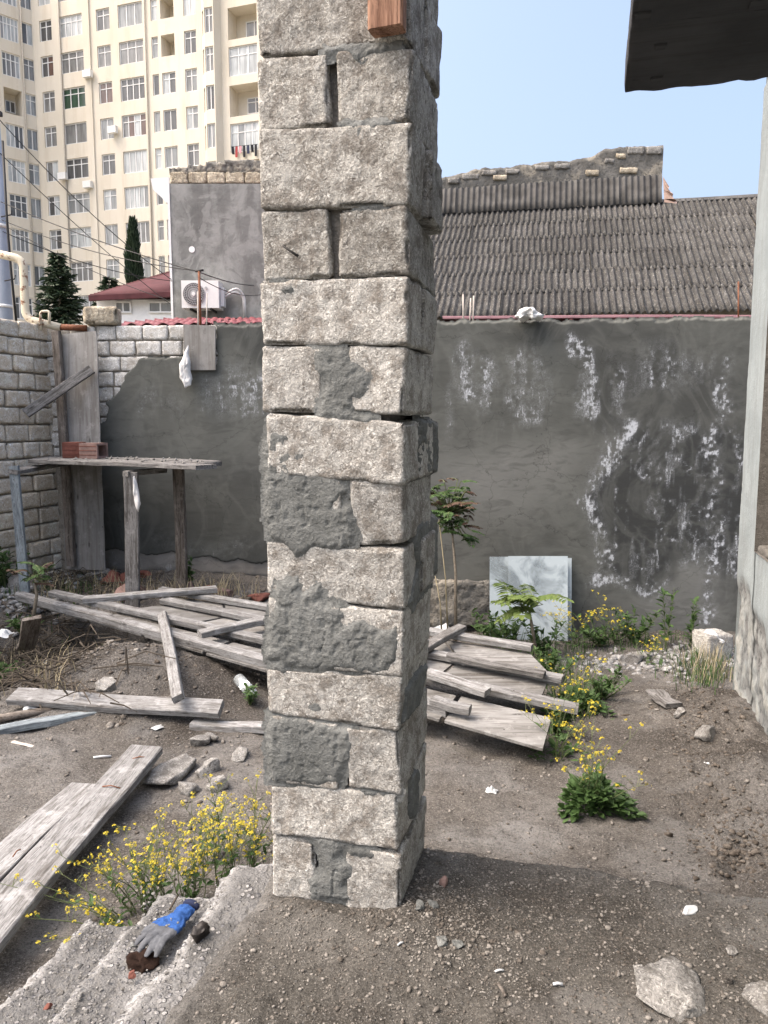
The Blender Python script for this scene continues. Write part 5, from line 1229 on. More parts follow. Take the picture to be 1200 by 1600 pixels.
# white rags
def rag(name, label, pts, mat='white_cloth', y=8.2, thick=.05, seed=0):
    """crumpled cloth: closed lumpy body filling the outline"""
    P = [on_y(px, py, y) for px, py in pts]; c = sum(P, Vector()) / len(P); n = 40; m = 18; V = []; F = []
    for i in range(m + 1):
        ph = math.pi * i / m
        for j in range(n):
            an = 2 * math.pi * j / n; f = an / (2 * math.pi) * len(P); k = int(f); e = P[k % len(P)].lerp(P[(k + 1) % len(P)], f - k) - c
            V.append(np.array(c + e * (math.sin(ph) ** .5)) + np.array([0, -thick * math.cos(ph), 0]))
    V = np.array(V); d = fbm(V + seed, 14, 3, seed) * thick * .9; V[:, 1] += d; V[:, 0] += .4 * fbm(V + seed + 5, 14, 2, seed + 1) * thick; V[:, 2] += .4 * fbm(V + seed + 9, 14, 2, seed + 2) * thick
    for i in range(m):
        for j in range(n): F.append((i * n + j, (i + 1) * n + j, (i + 1) * n + (j + 1) % n, i * n + (j + 1) % n))
    o = mk(name, V, F, MAT[mat], None, smooth=True); return tag(o, label, 'cloth')
rag('white_rag', 'white rag hanging from the small board on the wall', [(293, 540), (297, 560), (299, 592), (298, 602), (290, 606), (286, 596), (279, 590), (281, 570), (287, 555)], y=8.22, thick=.04, seed=3)
rag('white_rag', 'crumpled white rag on top of the wall right of the pillar', [(806, 496), (812, 487), (824, 484), (838, 487), (850, 494), (846, 499), (815, 499)], y=8.02, thick=.09, seed=7)

# ================================================================== LEFT CORNER: boards, scaffold, bricks
bw_y = lambda px, py, off: bwp(px, py, off)
lean = thing('plywood_board', 'tall grey plywood board leaning in the corner of the yard walls', 'board', bw_y(135, 885, .25))
a0 = bw_y(119, 520, .14); a1 = bw_y(134, 890, .34)
plank('panel', a1, a0, 0.44, 0.018, MAT['plywood'], lean, BWN, 1, 0.004)
o = plank('corner_timber', bw_y(112, 884, .40), bw_y(88, 518, .20), 0.085, 0.07, MAT['wood_brown'], None, BWN, 2, 0.006); tag(o, 'upright brown timber beside the tall plywood board', 'timber')
o = plank('diagonal_plank', bw_y(40, 646, .60), bw_y(143, 577, .22), 0.10, 0.04, MAT['wood_grey'], None, BWN, 3, 0.004); tag(o, 'short plank slanting across the tall plywood board', 'plank')
o = plank('small_board', bw_y(312, 578, .06), bw_y(312, 508, .05), 0.345, 0.022, MAT['plywood'], None, BWN, 4, 0.0); tag(o, 'small square board fixed near the top of the wall', 'board')

SZ = 1.135
sc = thing('work_platform', 'makeshift plank platform on timber legs against the wall', 'platform', on_z(200, 722, SZ) - ZZ * 1.2)
A0 = on_z(52, 722, SZ); B0 = on_z(312, 729, SZ); A1 = on_z(97, 712.5, SZ); B1 = on_z(336, 723, SZ)
for k in range(4):
    f = (k + .5) / 4; a = A0.lerp(A1, f); b = B0.lerp(B1, f); d = (b - a).normalized(); w = (A0 - A1).cross(d).length / 4
    plank('platform_board', a - d * (.03 * (k % 2)), b + d * (.05 * ((k + 1) % 2)), abs(w) * 0.97, 0.038, MAT['wood_grey'], sc, ZZ, 20 + k, 0.006)
def post_(name, px0, py0, px1, y, w, d, m, top=SZ - .02):
    b = on_y(px1, py0, y); t = on_y(px0, 735, y); return plank(name, (b.x, y, b.z - .25), (t.x, y, top), w, d, MAT[m], sc, (0, -1, 0), int(px0), 0.006)
post_('leg', 204, 920, 207, 6.85, 0.125, 0.05, 'wood_grey', on_y(204, 738, 6.85).z); post_('leg', 279, 905, 284, 7.3, 0.10, 0.075, 'wood_brown')
post_('leg', 22, 895, 38, 7.0, 0.085, 0.04, 'wood_blue', on_y(22, 728, 7.0).z)
plank('crossbar', on_y(196, 740, 6.82), on_y(256, 735, 7.35), 0.07, 0.05, MAT['wood_grey'], sc, ZZ, 31, 0.003)
plank('crossbar', on_y(20, 738, 6.97), on_y(98, 724, 8.0), 0.09, 0.04, MAT['wood_grey'], sc, (0, -1, .2), 32, 0.003)
V, F = [], []
for i in range(70):
    f, g = random.random(), random.random(); p = A0.lerp(B0, f).lerp(A1.lerp(B1, f), g); r = random.uniform(.006, .022); b = len(V)
    for d in ((1, 0, 0), (-1, 0, 0), (0, 1, 0), (0, -1, 0), (0, 0, .8), (0, 0, -.5)): V.append(p + Vector(d) * r * random.uniform(.6, 1.3) + ZZ * (.021 + r * .3))
    for q in ((0, 2, 4), (2, 1, 4), (1, 3, 4), (3, 0, 4), (2, 0, 5), (1, 2, 5), (3, 1, 5), (0, 3, 5)): F.append(tuple(b + k for k in q))
o = mk('mortar_crumbs', V, F, MAT['rubble']); tag(o, 'dry mortar crumbs scattered on the plank platform', 'crumbs', kind='stuff')
rag('torn_cloth', 'torn pale cloth strip hanging on the platform leg', [(209, 744), (213, 752), (217, 770), (220, 788), (216, 800), (211, 790), (208, 765)], y=6.74, thick=.025, seed=11)
def hollow_brick(name, label, c, size, rot, mat):
    """clay block with two open cells on its end"""
    L, W, Hh = size; root = thing(name, label, 'brick', c, 'hollow bricks on the platform')
    V = []; F = []; w = .022
    for (y0, y1, z0, z1) in [(-W / 2, W / 2, 0, w), (-W / 2, W / 2, Hh - w, Hh), (-W / 2, -W / 2 + w, w, Hh - w), (W / 2 - w, W / 2, w, Hh - w)]: box_geo(V, F, -L / 2, L / 2, y0, y1, z0, z1)
    box_geo(V, F, -L / 2 + .03, L / 2 - .12, -W / 2 + w, W / 2 - w, w, Hh - w)
    M = Matrix.Translation(c) @ Matrix.Rotation(rot, 4, 'Z'); mk('shell', V, F, MAT[mat], root, M)
    for k in range(3): V = []; F = []; z = Hh * (k + .75) / 3.5; box_geo(V, F, -L / 2 - .002, L / 2 - .01, -W / 2 - .003, -W / 2 + .001, z, z + .006); mk('groove', V, F, MAT['brick_red'], root, M)
c = on_z(118, 716, SZ + .022); c = A0.lerp(A1, .5).lerp(B0.lerp(B1, .5), .24); hollow_brick('hollow_brick', 'red hollow brick, the left of two on the platform', Vector((on_y(117, 719, 7.75).x, 7.75, SZ + .024)), (.19, .17, .155), .15, 'brick_red')
hollow_brick('hollow_brick', 'pinkish hollow brick, the right of two on the platform', Vector((on_y(147, 719, 7.6).x, 7.6, SZ + .024)), (.20, .18, .15), -.25, 'brick_pink')

# ================================================================== LOOSE TIMBER
PA = on_z(30, 934, -0.05); PB = on_z(862, 1166, -0.31); PC = on_z(831, 1019, -0.17); PN = (PB - PA).cross(PC - PA).normalized(); PN = PN if PN.z > 0 else -PN
def pp(px, py): return on_plane(px, py, PA, PN)
fp = thing('formwork_panel', 'long weathered formwork panel of boards and battens lying behind the pillar', 'panel', pp(450, 1030) - ZZ * .3)
def batten(x0, y0, x1, y1, w=.075, h=.045, lift=.03, seed=1, m='wood_pale', n='batten'):
    plank(n, pp(x0, y0) + PN * lift, pp(x1, y1) + PN * lift, w, h, MAT[m], fp, PN, seed, 0.006)
batten(30, 934, 700, 1111, .085, .07, .01, 1); batten(82, 931, 903, 1113, .08, .05, .025, 2); batten(255, 942, 878, 1067, .08, .045, .025, 3); batten(251, 926, 831, 1018, .075, .045, .03, 4)
batten(132, 949, 339, 934, .085, .05, .075, 5); batten(312, 1004, 425, 981, .085, .05, .07, 6); batten(640, 1043, 722, 993, .085, .045, .075, 7, 'wood_grey'); batten(668, 1068, 762, 1096, .085, .045, .07, 8)
batten(676, 1106, 734, 1121, .075, .05, .05, 9); batten(700, 1036, 850, 1068, .07, .04, .06, 10, 'wood_grey')
# sheathing boards, cut by the seams between them
sdv = (pp(696, 1066) - pp(757, 1014)).normalized()
rowsL = [((251, 926), (831, 1019), (255, 942), (878, 1067)), ((255, 942), (858, 1064), (180, 953), (845, 1095)), ((100, 938), (866, 1120), (60, 943), (853, 1168))]
for ri, (f0, f1, n0, n1) in enumerate(rowsL):
    a, b, c, d = pp(*f0), pp(*f1), pp(*n0), pp(*n1); L = (b - a).length; ns = max(3, int(L / 0.62))
    for k in range(ns):
        t0, t1 = k / ns + .004, (k + 1) / ns - .004
        if ri == 2 and (k % 3 == 1) and k < ns - 2: pass
        q = [a.lerp(b, t0), a.lerp(b, t1), c.lerp(d, t1), c.lerp(d, t0)]
        dz = PN * (random.uniform(-.006, .004) - .012); V = [x + dz for x in q] + [x + dz - PN * .018 for x in q]
        cen = sum(q, Vector()) / 4; Mx = Matrix.Translation(cen); V = [v - cen for v in V]
        mk('sheathing_board', V, [(3, 2, 1, 0), (4, 5, 6, 7), (0, 1, 5, 4), (1, 2, 6, 5), (2, 3, 7, 6), (3, 0, 4, 7)], MAT['sheathing'], fp, Mx)
def gplank(label, a, b, w, h, m, seed, lift=0.0, up=(0, 0, 1), cat='plank', name='loose_plank'):
    o = plank(name, a, b, w, h, MAT[m], None, up, seed, 0.011); return tag(o, label, cat, 'loose planks in the yard')
def yp(px, py, dz=0.03): p = on_yard(px, py); return Vector((p.x, p.y, p.z + dz))
zt_ = -.42
for _ in range(8):
    a = on_z(20, 1088, zt_); b = on_z(346, 1107, zt_); qs = np.linspace(0, 1, 40); zt_ = .5 * zt_ + .5 * (float(np.percentile(yard(a.x + (b.x - a.x) * qs, a.y + (b.y - a.y) * qs), 92)) + .03)
a = on_z(20, 1088, zt_); b = on_z(346, 1107, zt_); gplank('pale plank with nail holes lying before the soil heap', a, b, .135, .05, 'wood_pale', 41, up=(0, -.35, 1))
a = on_z(300, 1130, -.40); b = on_z(450, 1140, -.40); gplank('short plank end beside the pillar, left of it', a, b, .09, .05, 'wood_pale', 42)
a = on_z(-60, 1133, -.40); b = on_z(133, 1103, -.38); o = tube('thin_pole', [a, a.lerp(b, .5) + ZZ * .01, b], .026, MAT['wood_brown'], None, 8); tag(o, 'thin grey pole on the ground at the left edge', 'pole')
a = on_z(-60, 1150, -.40); b = on_z(158, 1117, -.40); gplank('faded bluish board at the left edge below the thin pole', a, b, .075, .05, 'wood_blue', 43)
a = pp(255, 972) + PN * .07; zt_ = -.3
for _ in range(30):
    b = on_z(279, 1092, zt_); qs = np.linspace(.05, 1, 30); cl_ = (yard(a.x + (b.x - a.x) * qs, a.y + (b.y - a.y) * qs) + .02 - (a.z + (b.z - a.z) * qs)).max()
    if cl_ <= 0: break
    zt_ += .01
gplank('short stick leaning from the formwork panel onto the soil heap', a, b, .075, .045, 'wood_pale', 44, up=(0, -1, .6))
zg = -0.375
a = on_z(228, 1174, zg + .05); b = on_z(-60, 1500, zg + .05); gplank('long split pale plank nearest the yellow flowers', a, b, .19, .045, 'wood_pale', 45)
a = on_z(134, 1231, zg); b = on_z(-110, 1445, zg); gplank('grey plank half under the long split plank', a, b, .165, .04, 'wood_pale', 46)
for (x0, y0, x1, y1, n) in [(206, 1187, 230, 1184, 0), (160, 1230, 188, 1232, 1), (20, 1340, 32, 1328, 2)]:
    p0, p1 = on_z(x0, y0, zg + .078), on_z(x1, y1, zg + .078); o = tube('nail', [p0 + ZZ * .004, p0.lerp(p1, .5) + ZZ * .012, p1 + ZZ * .002], .003, MAT['steel_rust'], None, 5)
    tag(o, ['bent rusty nail near the far end of the long plank', 'thin rusty nail midway along the long plank', 'curved rusty nail on the grey plank at the left edge'][n], 'nail')
a = on_z(1024, 1080, yz(*on_yard(1040, 1092).xy) + .03); b = yp(1052, 1107, .02); gplank('short broken grey plank on the ground at the right', a, b, .13, .03, 'wood_grey', 47)
a = yp(55, 1000, .05); b = yp(70, 1020, .1); gplank('small brown board in the weeds at the left edge', yp(40, 1018, .03), yp(52, 990, .12), .14, .03, 'wood_brown', 48)

# ================================================================== SHEETS LEANING ON THE WALL
def m_sheetglass():
    t = NT('dusty_glass'); v = t.vec(rnd=False); n = t.noise(v, 3.2, 4, 0.6, .6); f = t.noise(v, 30, 4)
    c = t.mix(t.ramp(n, [(0.40, 0.0), (0.55, 1.0)]), (0.27, 0.32, 0.35), (0.355, 0.41, 0.44)); t.out(c, None, t.ramp(f, [(0.3, 0.12), (0.7, 0.3)]), 0.5)
    tr = t.n.new("ShaderNodeBsdfTransparent"); ms = t.n.new("ShaderNodeMixShader"); t.l.new(t.ramp(n, [(0.36, 0.35), (0.52, 0.94)]), ms.inputs[0]); t.l.new(tr.outputs[0], ms.inputs[1]); t.l.new(t.b.outputs[0], ms.inputs[2]); t.l.new(ms.outputs[0], t.n["Material Output"].inputs[0])
    return t.m
MAT['dusty_glass'] = m_sheetglass()
def gsheet(label, x0, x1, ytop, ybot, off0, off1, k):
    q = [bwp(x0, ybot, off1), bwp(x1, ybot, off1), bwp(x1, ytop, off0), bwp(x0, ytop, off0)]; n = (q[1] - q[0]).cross(q[3] - q[0]).normalized() * .006; V = q + [x + n for x in q]
    o = mk('glass_sheet', V, [(3, 2, 1, 0), (4, 5, 6, 7), (0, 1, 5, 4), (1, 2, 6, 5), (2, 3, 7, 6), (3, 0, 4, 7)], MAT['dusty_glass']); tag(o, label, 'glass', 'glass sheets leaning on the wall')
gsheet('narrow dusty glass sheet, left of those leaning on the wall', 765, 838, 870, 1010, .10, .42, 0); gsheet('wide dusty glass sheet, front one of those leaning on the wall', 794, 887, 869, 1008, .13, .46, 1); gsheet('dusty glass sheet showing only its right edge behind the others', 800, 893, 872, 1006, .06, .36, 2)
# concrete block by the house wall
p = on_yard(1122, 1034); V, F = rough_box((.27, .26, .27), .02, .02, .01, 95, .03); o = mk('concrete_block', V, F, MAT['concrete'], None, Matrix.Translation((p.x, p.y + .15, p.z + .11)) @ Matrix.Rotation(.25, 4, 'Z'), smooth=True); tag(o, 'pale concrete block standing at the foot of the house wall', 'block')
rag('white_foam', 'crumpled white scrap on the pale concrete block', [(1103, 992), (1108, 986), (1120, 988), (1124, 994), (1132, 1000), (1120, 1003), (1106, 1001)], y=p.y + .1, thick=.07, seed=17)

# ================================================================== STONES, BRICKBATS, LITTER
def gstone(label, px, py, w, h, d, seed, mat='rubble', floor=False, name='stone', cat='stone', sink=.3, group='loose stones'):
    p = on_floor(px, py) if floor else on_yard(px, py); o = stone(name, (p.x, p.y + d * .3, p.z + h * (.5 - sink)), (w, d, h), MAT[mat], seed, None, seed * 1.3, .1); return tag(o, label, cat, group)
L_ = [('long flat pale stone by the end of the long plank', 262, 1218, .30, .09, .14, 1), ('pale angular stone just below the long flat stone', 290, 1238, .13, .07, .10, 2), ('pale stone right of the long flat stone', 322, 1210, .12, .08, .09, 3), ('upright pale stone above the flowers', 336, 1232, .11, .08, .09, 4),
      ('pale stone below the short plank end', 311, 1166, .12, .07, .09, 5), ('small flat pale stone left of the pillar', 372, 1184, .12, .05, .08, 6), ('small pale stone between the short plank and the pillar', 330, 1158, .09, .05, .07, 7),
      ('big pale stone leaning at the foot of the plywood board', 139, 893, .34, .40, .24, 8), ('grey boulder in the weeds at the left edge', 34, 928, .34, .22, .26, 9), ('grey stone in front of the big leaning stone', 152, 908, .22, .14, .18, 10),
      ('pale slab on the crest of the soil heap', 148, 1040, .16, .08, .12, 11), ('flat stone set in the middle of the soil heap', 208, 1050, .18, .06, .14, 12), ('small pale stone on the soil heap top', 204, 1018, .09, .05, .08, 13), ('pale stone low on the soil heap', 166, 1078, .11, .08, .1, 14),
      ('pale stone in the rubble strip by the far wall', 988, 1036, .2, .10, .14, 15), ('grey stone in the rubble strip right of the pale stone', 1006, 1030, .16, .08, .12, 16), ('round clod of earth by the house wall', 1106, 1156, .12, .09, .1, 17), ('small clod beside the broken plank', 1062, 1120, .07, .06, .07, 18)]
for (lb, px, py, w, h, d, s) in L_: gstone(lb, px, py, w, h, d, s)
gstone('large pale rock half buried in the sand at the lower right', 1064, 1576, .15, .06, .20, 21, 'rubble', True, 'rock', 'rock', .45); gstone('pale crumbling rock at the lower right corner', 1212, 1572, .11, .05, .12, 22, 'rubble', True, 'rock', 'rock')
gstone('small pale stone in the sand above the large rock', 1000, 1526, .032, .022, .03, 23, 'rubble', True); gstone('small pale stone in the sand near the right edge', 1146, 1492, .026, .02, .026, 24, 'rubble', True)
gstone('brown lump of mortar beside the pillar foot', 693, 1384, .022, .03, .022, 25, 'brick_pink', True, sink=.1); gstone('grey mortar lump at the pillar corner', 656, 1420, .03, .022, .03, 26, 'mortar', True); gstone('small grey mortar crumb right of the pillar corner', 676, 1418, .03, .025, .03, 27, 'mortar', True); gstone('grey mortar clod in the sand below the pillar', 690, 1475, .04, .02, .035, 28, 'mortar', True); gstone('flat grey mortar clod nearer the camera', 715, 1482, .03, .02, .03, 29, 'mortar', True)
gstone('brown stone in the sand left of the large rock', 1136, 1534, .03, .025, .03, 30, 'sand', True)
for i, (lb, px, py, w, h, d, m) in enumerate([('large red brickbat behind the platform leg', 193, 915, .24, .2, .18, 'brick_red'), ('red brickbat in front of the platform leg', 205, 934, .3, .16, .14, 'brick_pink'), ('red tile fragment by the far end of the panel', 314, 930, .26, .10, .16, 'brick_red'), ('pinkish tile fragment near the pillar', 350, 934, .24, .11, .14, 'brick_pink'), ('red brick fragment left of the platform leg', 170, 912, .16, .14, .14, 'brick_red'), ('dark red fragment right of the platform leg', 228, 905, .18, .10, .12, 'brick_red'), ('small red fragment beside the pillar edge', 404, 940, .22, .08, .14, 'brick_red'), ('red brick scrap among the rubble behind the panel', 290, 922, .14, .08, .12, 'brick_pink')]):
    gstone(lb, px, py, w, h, d, 60 + i, m, False, 'brickbat', 'brick', .3, 'broken bricks')
MAT['plastic'] = m_plain('white_plastic', (0.46, 0.48, 0.49), 0.5, 0.3, 0, 0.2, 20, .004)
def scrap(label, px, py, w, d, h, seed, mat='plastic', floor=False, name='litter', cat='litter'):
    p = on_floor(px, py) if floor else on_yard(px, py); n = 14; gx, gy = np.meshgrid(np.linspace(-.5, .5, n), np.linspace(-.5, .5, n), indexing='ij'); q = P3(gx * w, gy * d)
    r = np.hypot(gx, gy).ravel() * 2; nz = np.abs(fbm(q * (0.2 / max(w, .02)) + seed, 11, 3, seed)); z = h * (nz * 1.1 + .25) * sstep(1.25, .4, r); k = 1 + .3 * fbm(q / max(w, .01) + seed, 2, 2, seed + 3)
    V = np.stack([q[:, 0] * k, q[:, 1] * k, z], 1); Vb = V.copy(); Vb[:, 2] = -.006; F = grid_faces(n, n); N = len(V); Fl = [tuple(f) for f in F]
    o = mk(name, V, Fl, MAT[mat], None, Matrix.Translation((p.x, p.y, p.z + .006)) @ Matrix.Rotation(seed, 4, 'Z'), smooth=True); return tag(o, label, cat, 'litter on the ground')
scrap('crumpled white plastic bag on the dark twigs', 92, 1046, .34, .2, .12, 1, name='plastic_bag'); scrap('small white scrap left of the thin pole', 48, 1106, .1, .08, .05, 2); scrap('white crumpled scrap behind the panel end', 112, 916, .2, .14, .1, 3); scrap('white paper scrap on bare ground near the pillar', 247, 1138, .07, .05, .025, 4)
scrap('white scrap by the sapling stems', 690, 985, .3, .2, .1, 5); scrap('crushed white cup right of the pillar', 768, 1238, .06, .05, .035, 6); scrap('white flake near the house wall', 1112, 1192, .07, .05, .02, 7); scrap('small white litter at the left edge below the panel', 6, 994, .14, .1, .06, 8)
scrap('pale splinter strip on the ground left', 40, 1165, .2, .03, .015, 9, 'rebar_pale'); 
def stick(label, px, py, px1, py1, r, mat, floor=False, z=.006):
    f = on_floor if floor else on_yard; a, b = f(px, py), f(px1, py1); o = tube('stick', [a + ZZ * z, a.lerp(b, .5) + ZZ * (z * 1.5), b + ZZ * z], r, MAT[mat], None, 6); tag(o, label, 'stick', 'small sticks and scraps')
stick('thin white stick on the ground above the planks', 146, 1185, 174, 1183, .007, 'plastic'); stick('white cigarette end in the sand at the bottom centre', 864, 1541, 879, 1541, .0042, 'plastic', True); stick('small white stub in the sand left of centre', 773, 1521, 787, 1519, .003, 'plastic', True); stick('white chip by the pillar foot', 621, 1480, 630, 1475, .003, 'plastic', True); stick('brown wood splinter in the sand', 778, 1540, 790, 1560, .005, 'wood_brown', True)
stick('dark bent twig on the ground right of the panel', 970, 1120, 984, 1118, .006, 'twig')
for i in range(5):
    pass
p = on_floor(1078, 1424); o = stone('tile_shard', (p.x, p.y, p.z + .004), (.055, .03, .012), MAT['plastic'], 33, None, .2, 0, .1); tag(o, 'pale ridged tile shard lying on the sand at the right', 'shard')
# plastic bottle under the panel
def m_clear():
    t = NT('clear_plastic'); t.out((.75, .8, .82), None, .12, .5); t.b.inputs["Transmission Weight"].default_value = .75; return t.m
MAT['clear'] = m_clear(); a = on_yard(372, 1072) + ZZ * .06; b = on_yard(398, 1100) + ZZ * .05; d = b - a
o = tube('plastic_bottle', [a, a + d * .05, a + d * .3, a + d * .34, a + d * .6, a + d * .64, a + d * .85, a + d * .93, b], [.01, .04, .042, .037, .042, .037, .042, .018, .014], MAT['clear'], None, 14); tag(o, 'clear plastic bottle in the shade under the panel', 'bottle')

# ================================================================== WORK GLOVE ON THE STEPS
def glove():
    zs = -0.17
    wr, kn, tip = on_z(293, 1428, zs), on_z(250, 1466, zs), on_z(216, 1506, zs - .01)
    x = (tip - wr); x.z = 0; L = x.length; x.normalize(); y = ZZ.cross(x); k = .19 / .19; V = []; F = []
    B = Vector((wr.x, wr.y, zs + .016)); S = L / .205
    def tb(pts, rs): tube_geo([B + x * (p[0] * S) + y * (p[1] * S * .78) + ZZ * (p[2] * S) for p in pts], [r * S * .8 for r in rs], 10, V, F)
    tb([(0, 0, .012), (.03, 0, .006), (.06, 0, .004)], [.036, .033, .034])
    for dy in (-.026, -.009, .009, .026): tb([(.05, dy * .8, .002), (.08, dy, .004), (.115, dy * 1.15, .004)], [.021, .0205, .017])
    for dy, ln, sp, cu in ((-.033, .062, -.30, .004), (-.011, .084, -.08, .012), (.011, .088, .07, .002), (.031, .078, .22, .010)):
        tb([(.105, dy, .004), (.105 + ln * .45, dy + sp * ln * .45, .012 + cu), (.105 + ln * .8, dy + sp * ln * .85, .006 + cu * .5), (.105 + ln, dy + sp * ln, -.004)], [.0145, .0135, .012, .008])
    tb([(.045, -.03, .0), (.075, -.052, .004), (.105, -.066, .0), (.125, -.070, -.006)], [.018, .016, .0135, .009])
    me = new_mesh('glove_raw', V, F, None); tmp = bpy.data.objects.new('tmp_glove', me); COL.objects.link(tmp)
    m = tmp.modifiers.new('r', 'REMESH'); m.mode = 'VOXEL'; m.voxel_size = .0032 * S; sm = tmp.modifiers.new('s', 'SMOOTH'); sm.factor = .5; sm.iterations = 4
    dg = bpy.context.evaluated_depsgraph_get(); ev = tmp.evaluated_get(dg); m2 = bpy.data.meshes.new_from_object(ev); bpy.data.objects.remove(tmp)
    n = len(m2.vertices); co = np.empty(n * 3); m2.vertices.foreach_get('co', co); co = co.reshape(-1, 3); xl = ((co - np.array(B)) @ np.array(x)) / S
    co[:, 2] = B.z - .012 + (co[:, 2] - B.z + .012) * .62 + .004 * fbm(co, 55, 3, 5) + .003 * np.sin(xl * 260 + 6 * fbm(co, 25, 2, 9)) * sstep(.11, .05, xl); m2.vertices.foreach_set('co', co.ravel())
    m2.materials.clear(); m2.materials.append(MAT['glove_blue']); m2.materials.append(MAT['glove_grey'])
    ed = .092 + .012 * fbm(co, 40, 2, 6)
    for p in m2.polygons:
        p.use_smooth = True; p.material_index = 1 if np.mean([xl[v] - ed[v] for v in p.vertices]) > 0 else 0
    root = thing('work_glove', 'blue work glove with grey rubber fingers lying on the broken steps', 'glove', B - ZZ * .03)
    o = bpy.data.objects.new('hand', m2); place(o, Matrix.Identity(4), root)
    cv, cf = tube_geo([B + x * (q * S) for q in (-.026, -.022, -.014, -.010)], [.022 * S, .0265 * S, .027 * S, .024 * S], 18); cv = [Vector((v.x, v.y, B.z + .004 + (v.z - B.z) * .55)) for v in cv]; mk('cuff', cv, cf, MAT['glove_navy'], root, smooth=True)
MAT['glove_blue'] = m_plain('blue_knit', (0.024, 0.07, 0.215), .9, .15, 0, .2, 60, .003); MAT['glove_navy'] = m_plain('navy_cuff', (0.012, 0.018, 0.05), .85); MAT['glove_grey'] = m_plain('grey_rubber', (0.085, 0.09, 0.10), .8, .25, 0, .35, 40, .002)
glove()
MAT['black_lump'] = m_plain('charred_lump', (0.018, 0.014, 0.012), .55, .4, 0, .4, 30, .006); MAT['brown_rot'] = m_plain('dark_brown_rot', (0.022, 0.013, 0.01), .9, .1, 0, .4, 40, .006)
p = on_z(314, 1468, -.07); o = stone('black_lump', (p.x, p.y, -.055), (.045, .045, .06), MAT['black_lump'], 41, None, 0, .3, .4); tag(o, 'small black burnt lump on the steps right of the glove', 'lump')
p = on_z(224, 1500, -.185); o = stone('rotten_scrap', (p.x, p.y, -.185), (.075, .07, .05), MAT['brown_rot'], 42, None, .6, 0, .5); tag(o, 'dark brown rotten scrap under the glove fingertips', 'scrap')
for i, (lb, px, py, m, z) in enumerate([('small grey chip on the lowest step', 123, 1510, 'rubble', -.30), ('reddish chip on the lowest step', 75, 1572, 'brick_red', -.30), ('red chip on the middle step', 206, 1524, 'brick_red', -.19), ('grey shard on the steps left of the glove', 209, 1478, 'mortar', -.19)]):
    p = on_z(px, py, z + .01); o = stone('chip', (p.x, p.y, z + .012), (.026, .018, .012), MAT[m], 70 + i, None, i, 0, .3); tag(o, lb, 'chip', 'chips on the steps')
o = tube('twig', [on_z(265, 1421, -.18), on_z(277, 1400, -.18)], .004, MAT['twig'], None, 5); tag(o, 'short brown twig on the steps above the glove', 'twig')

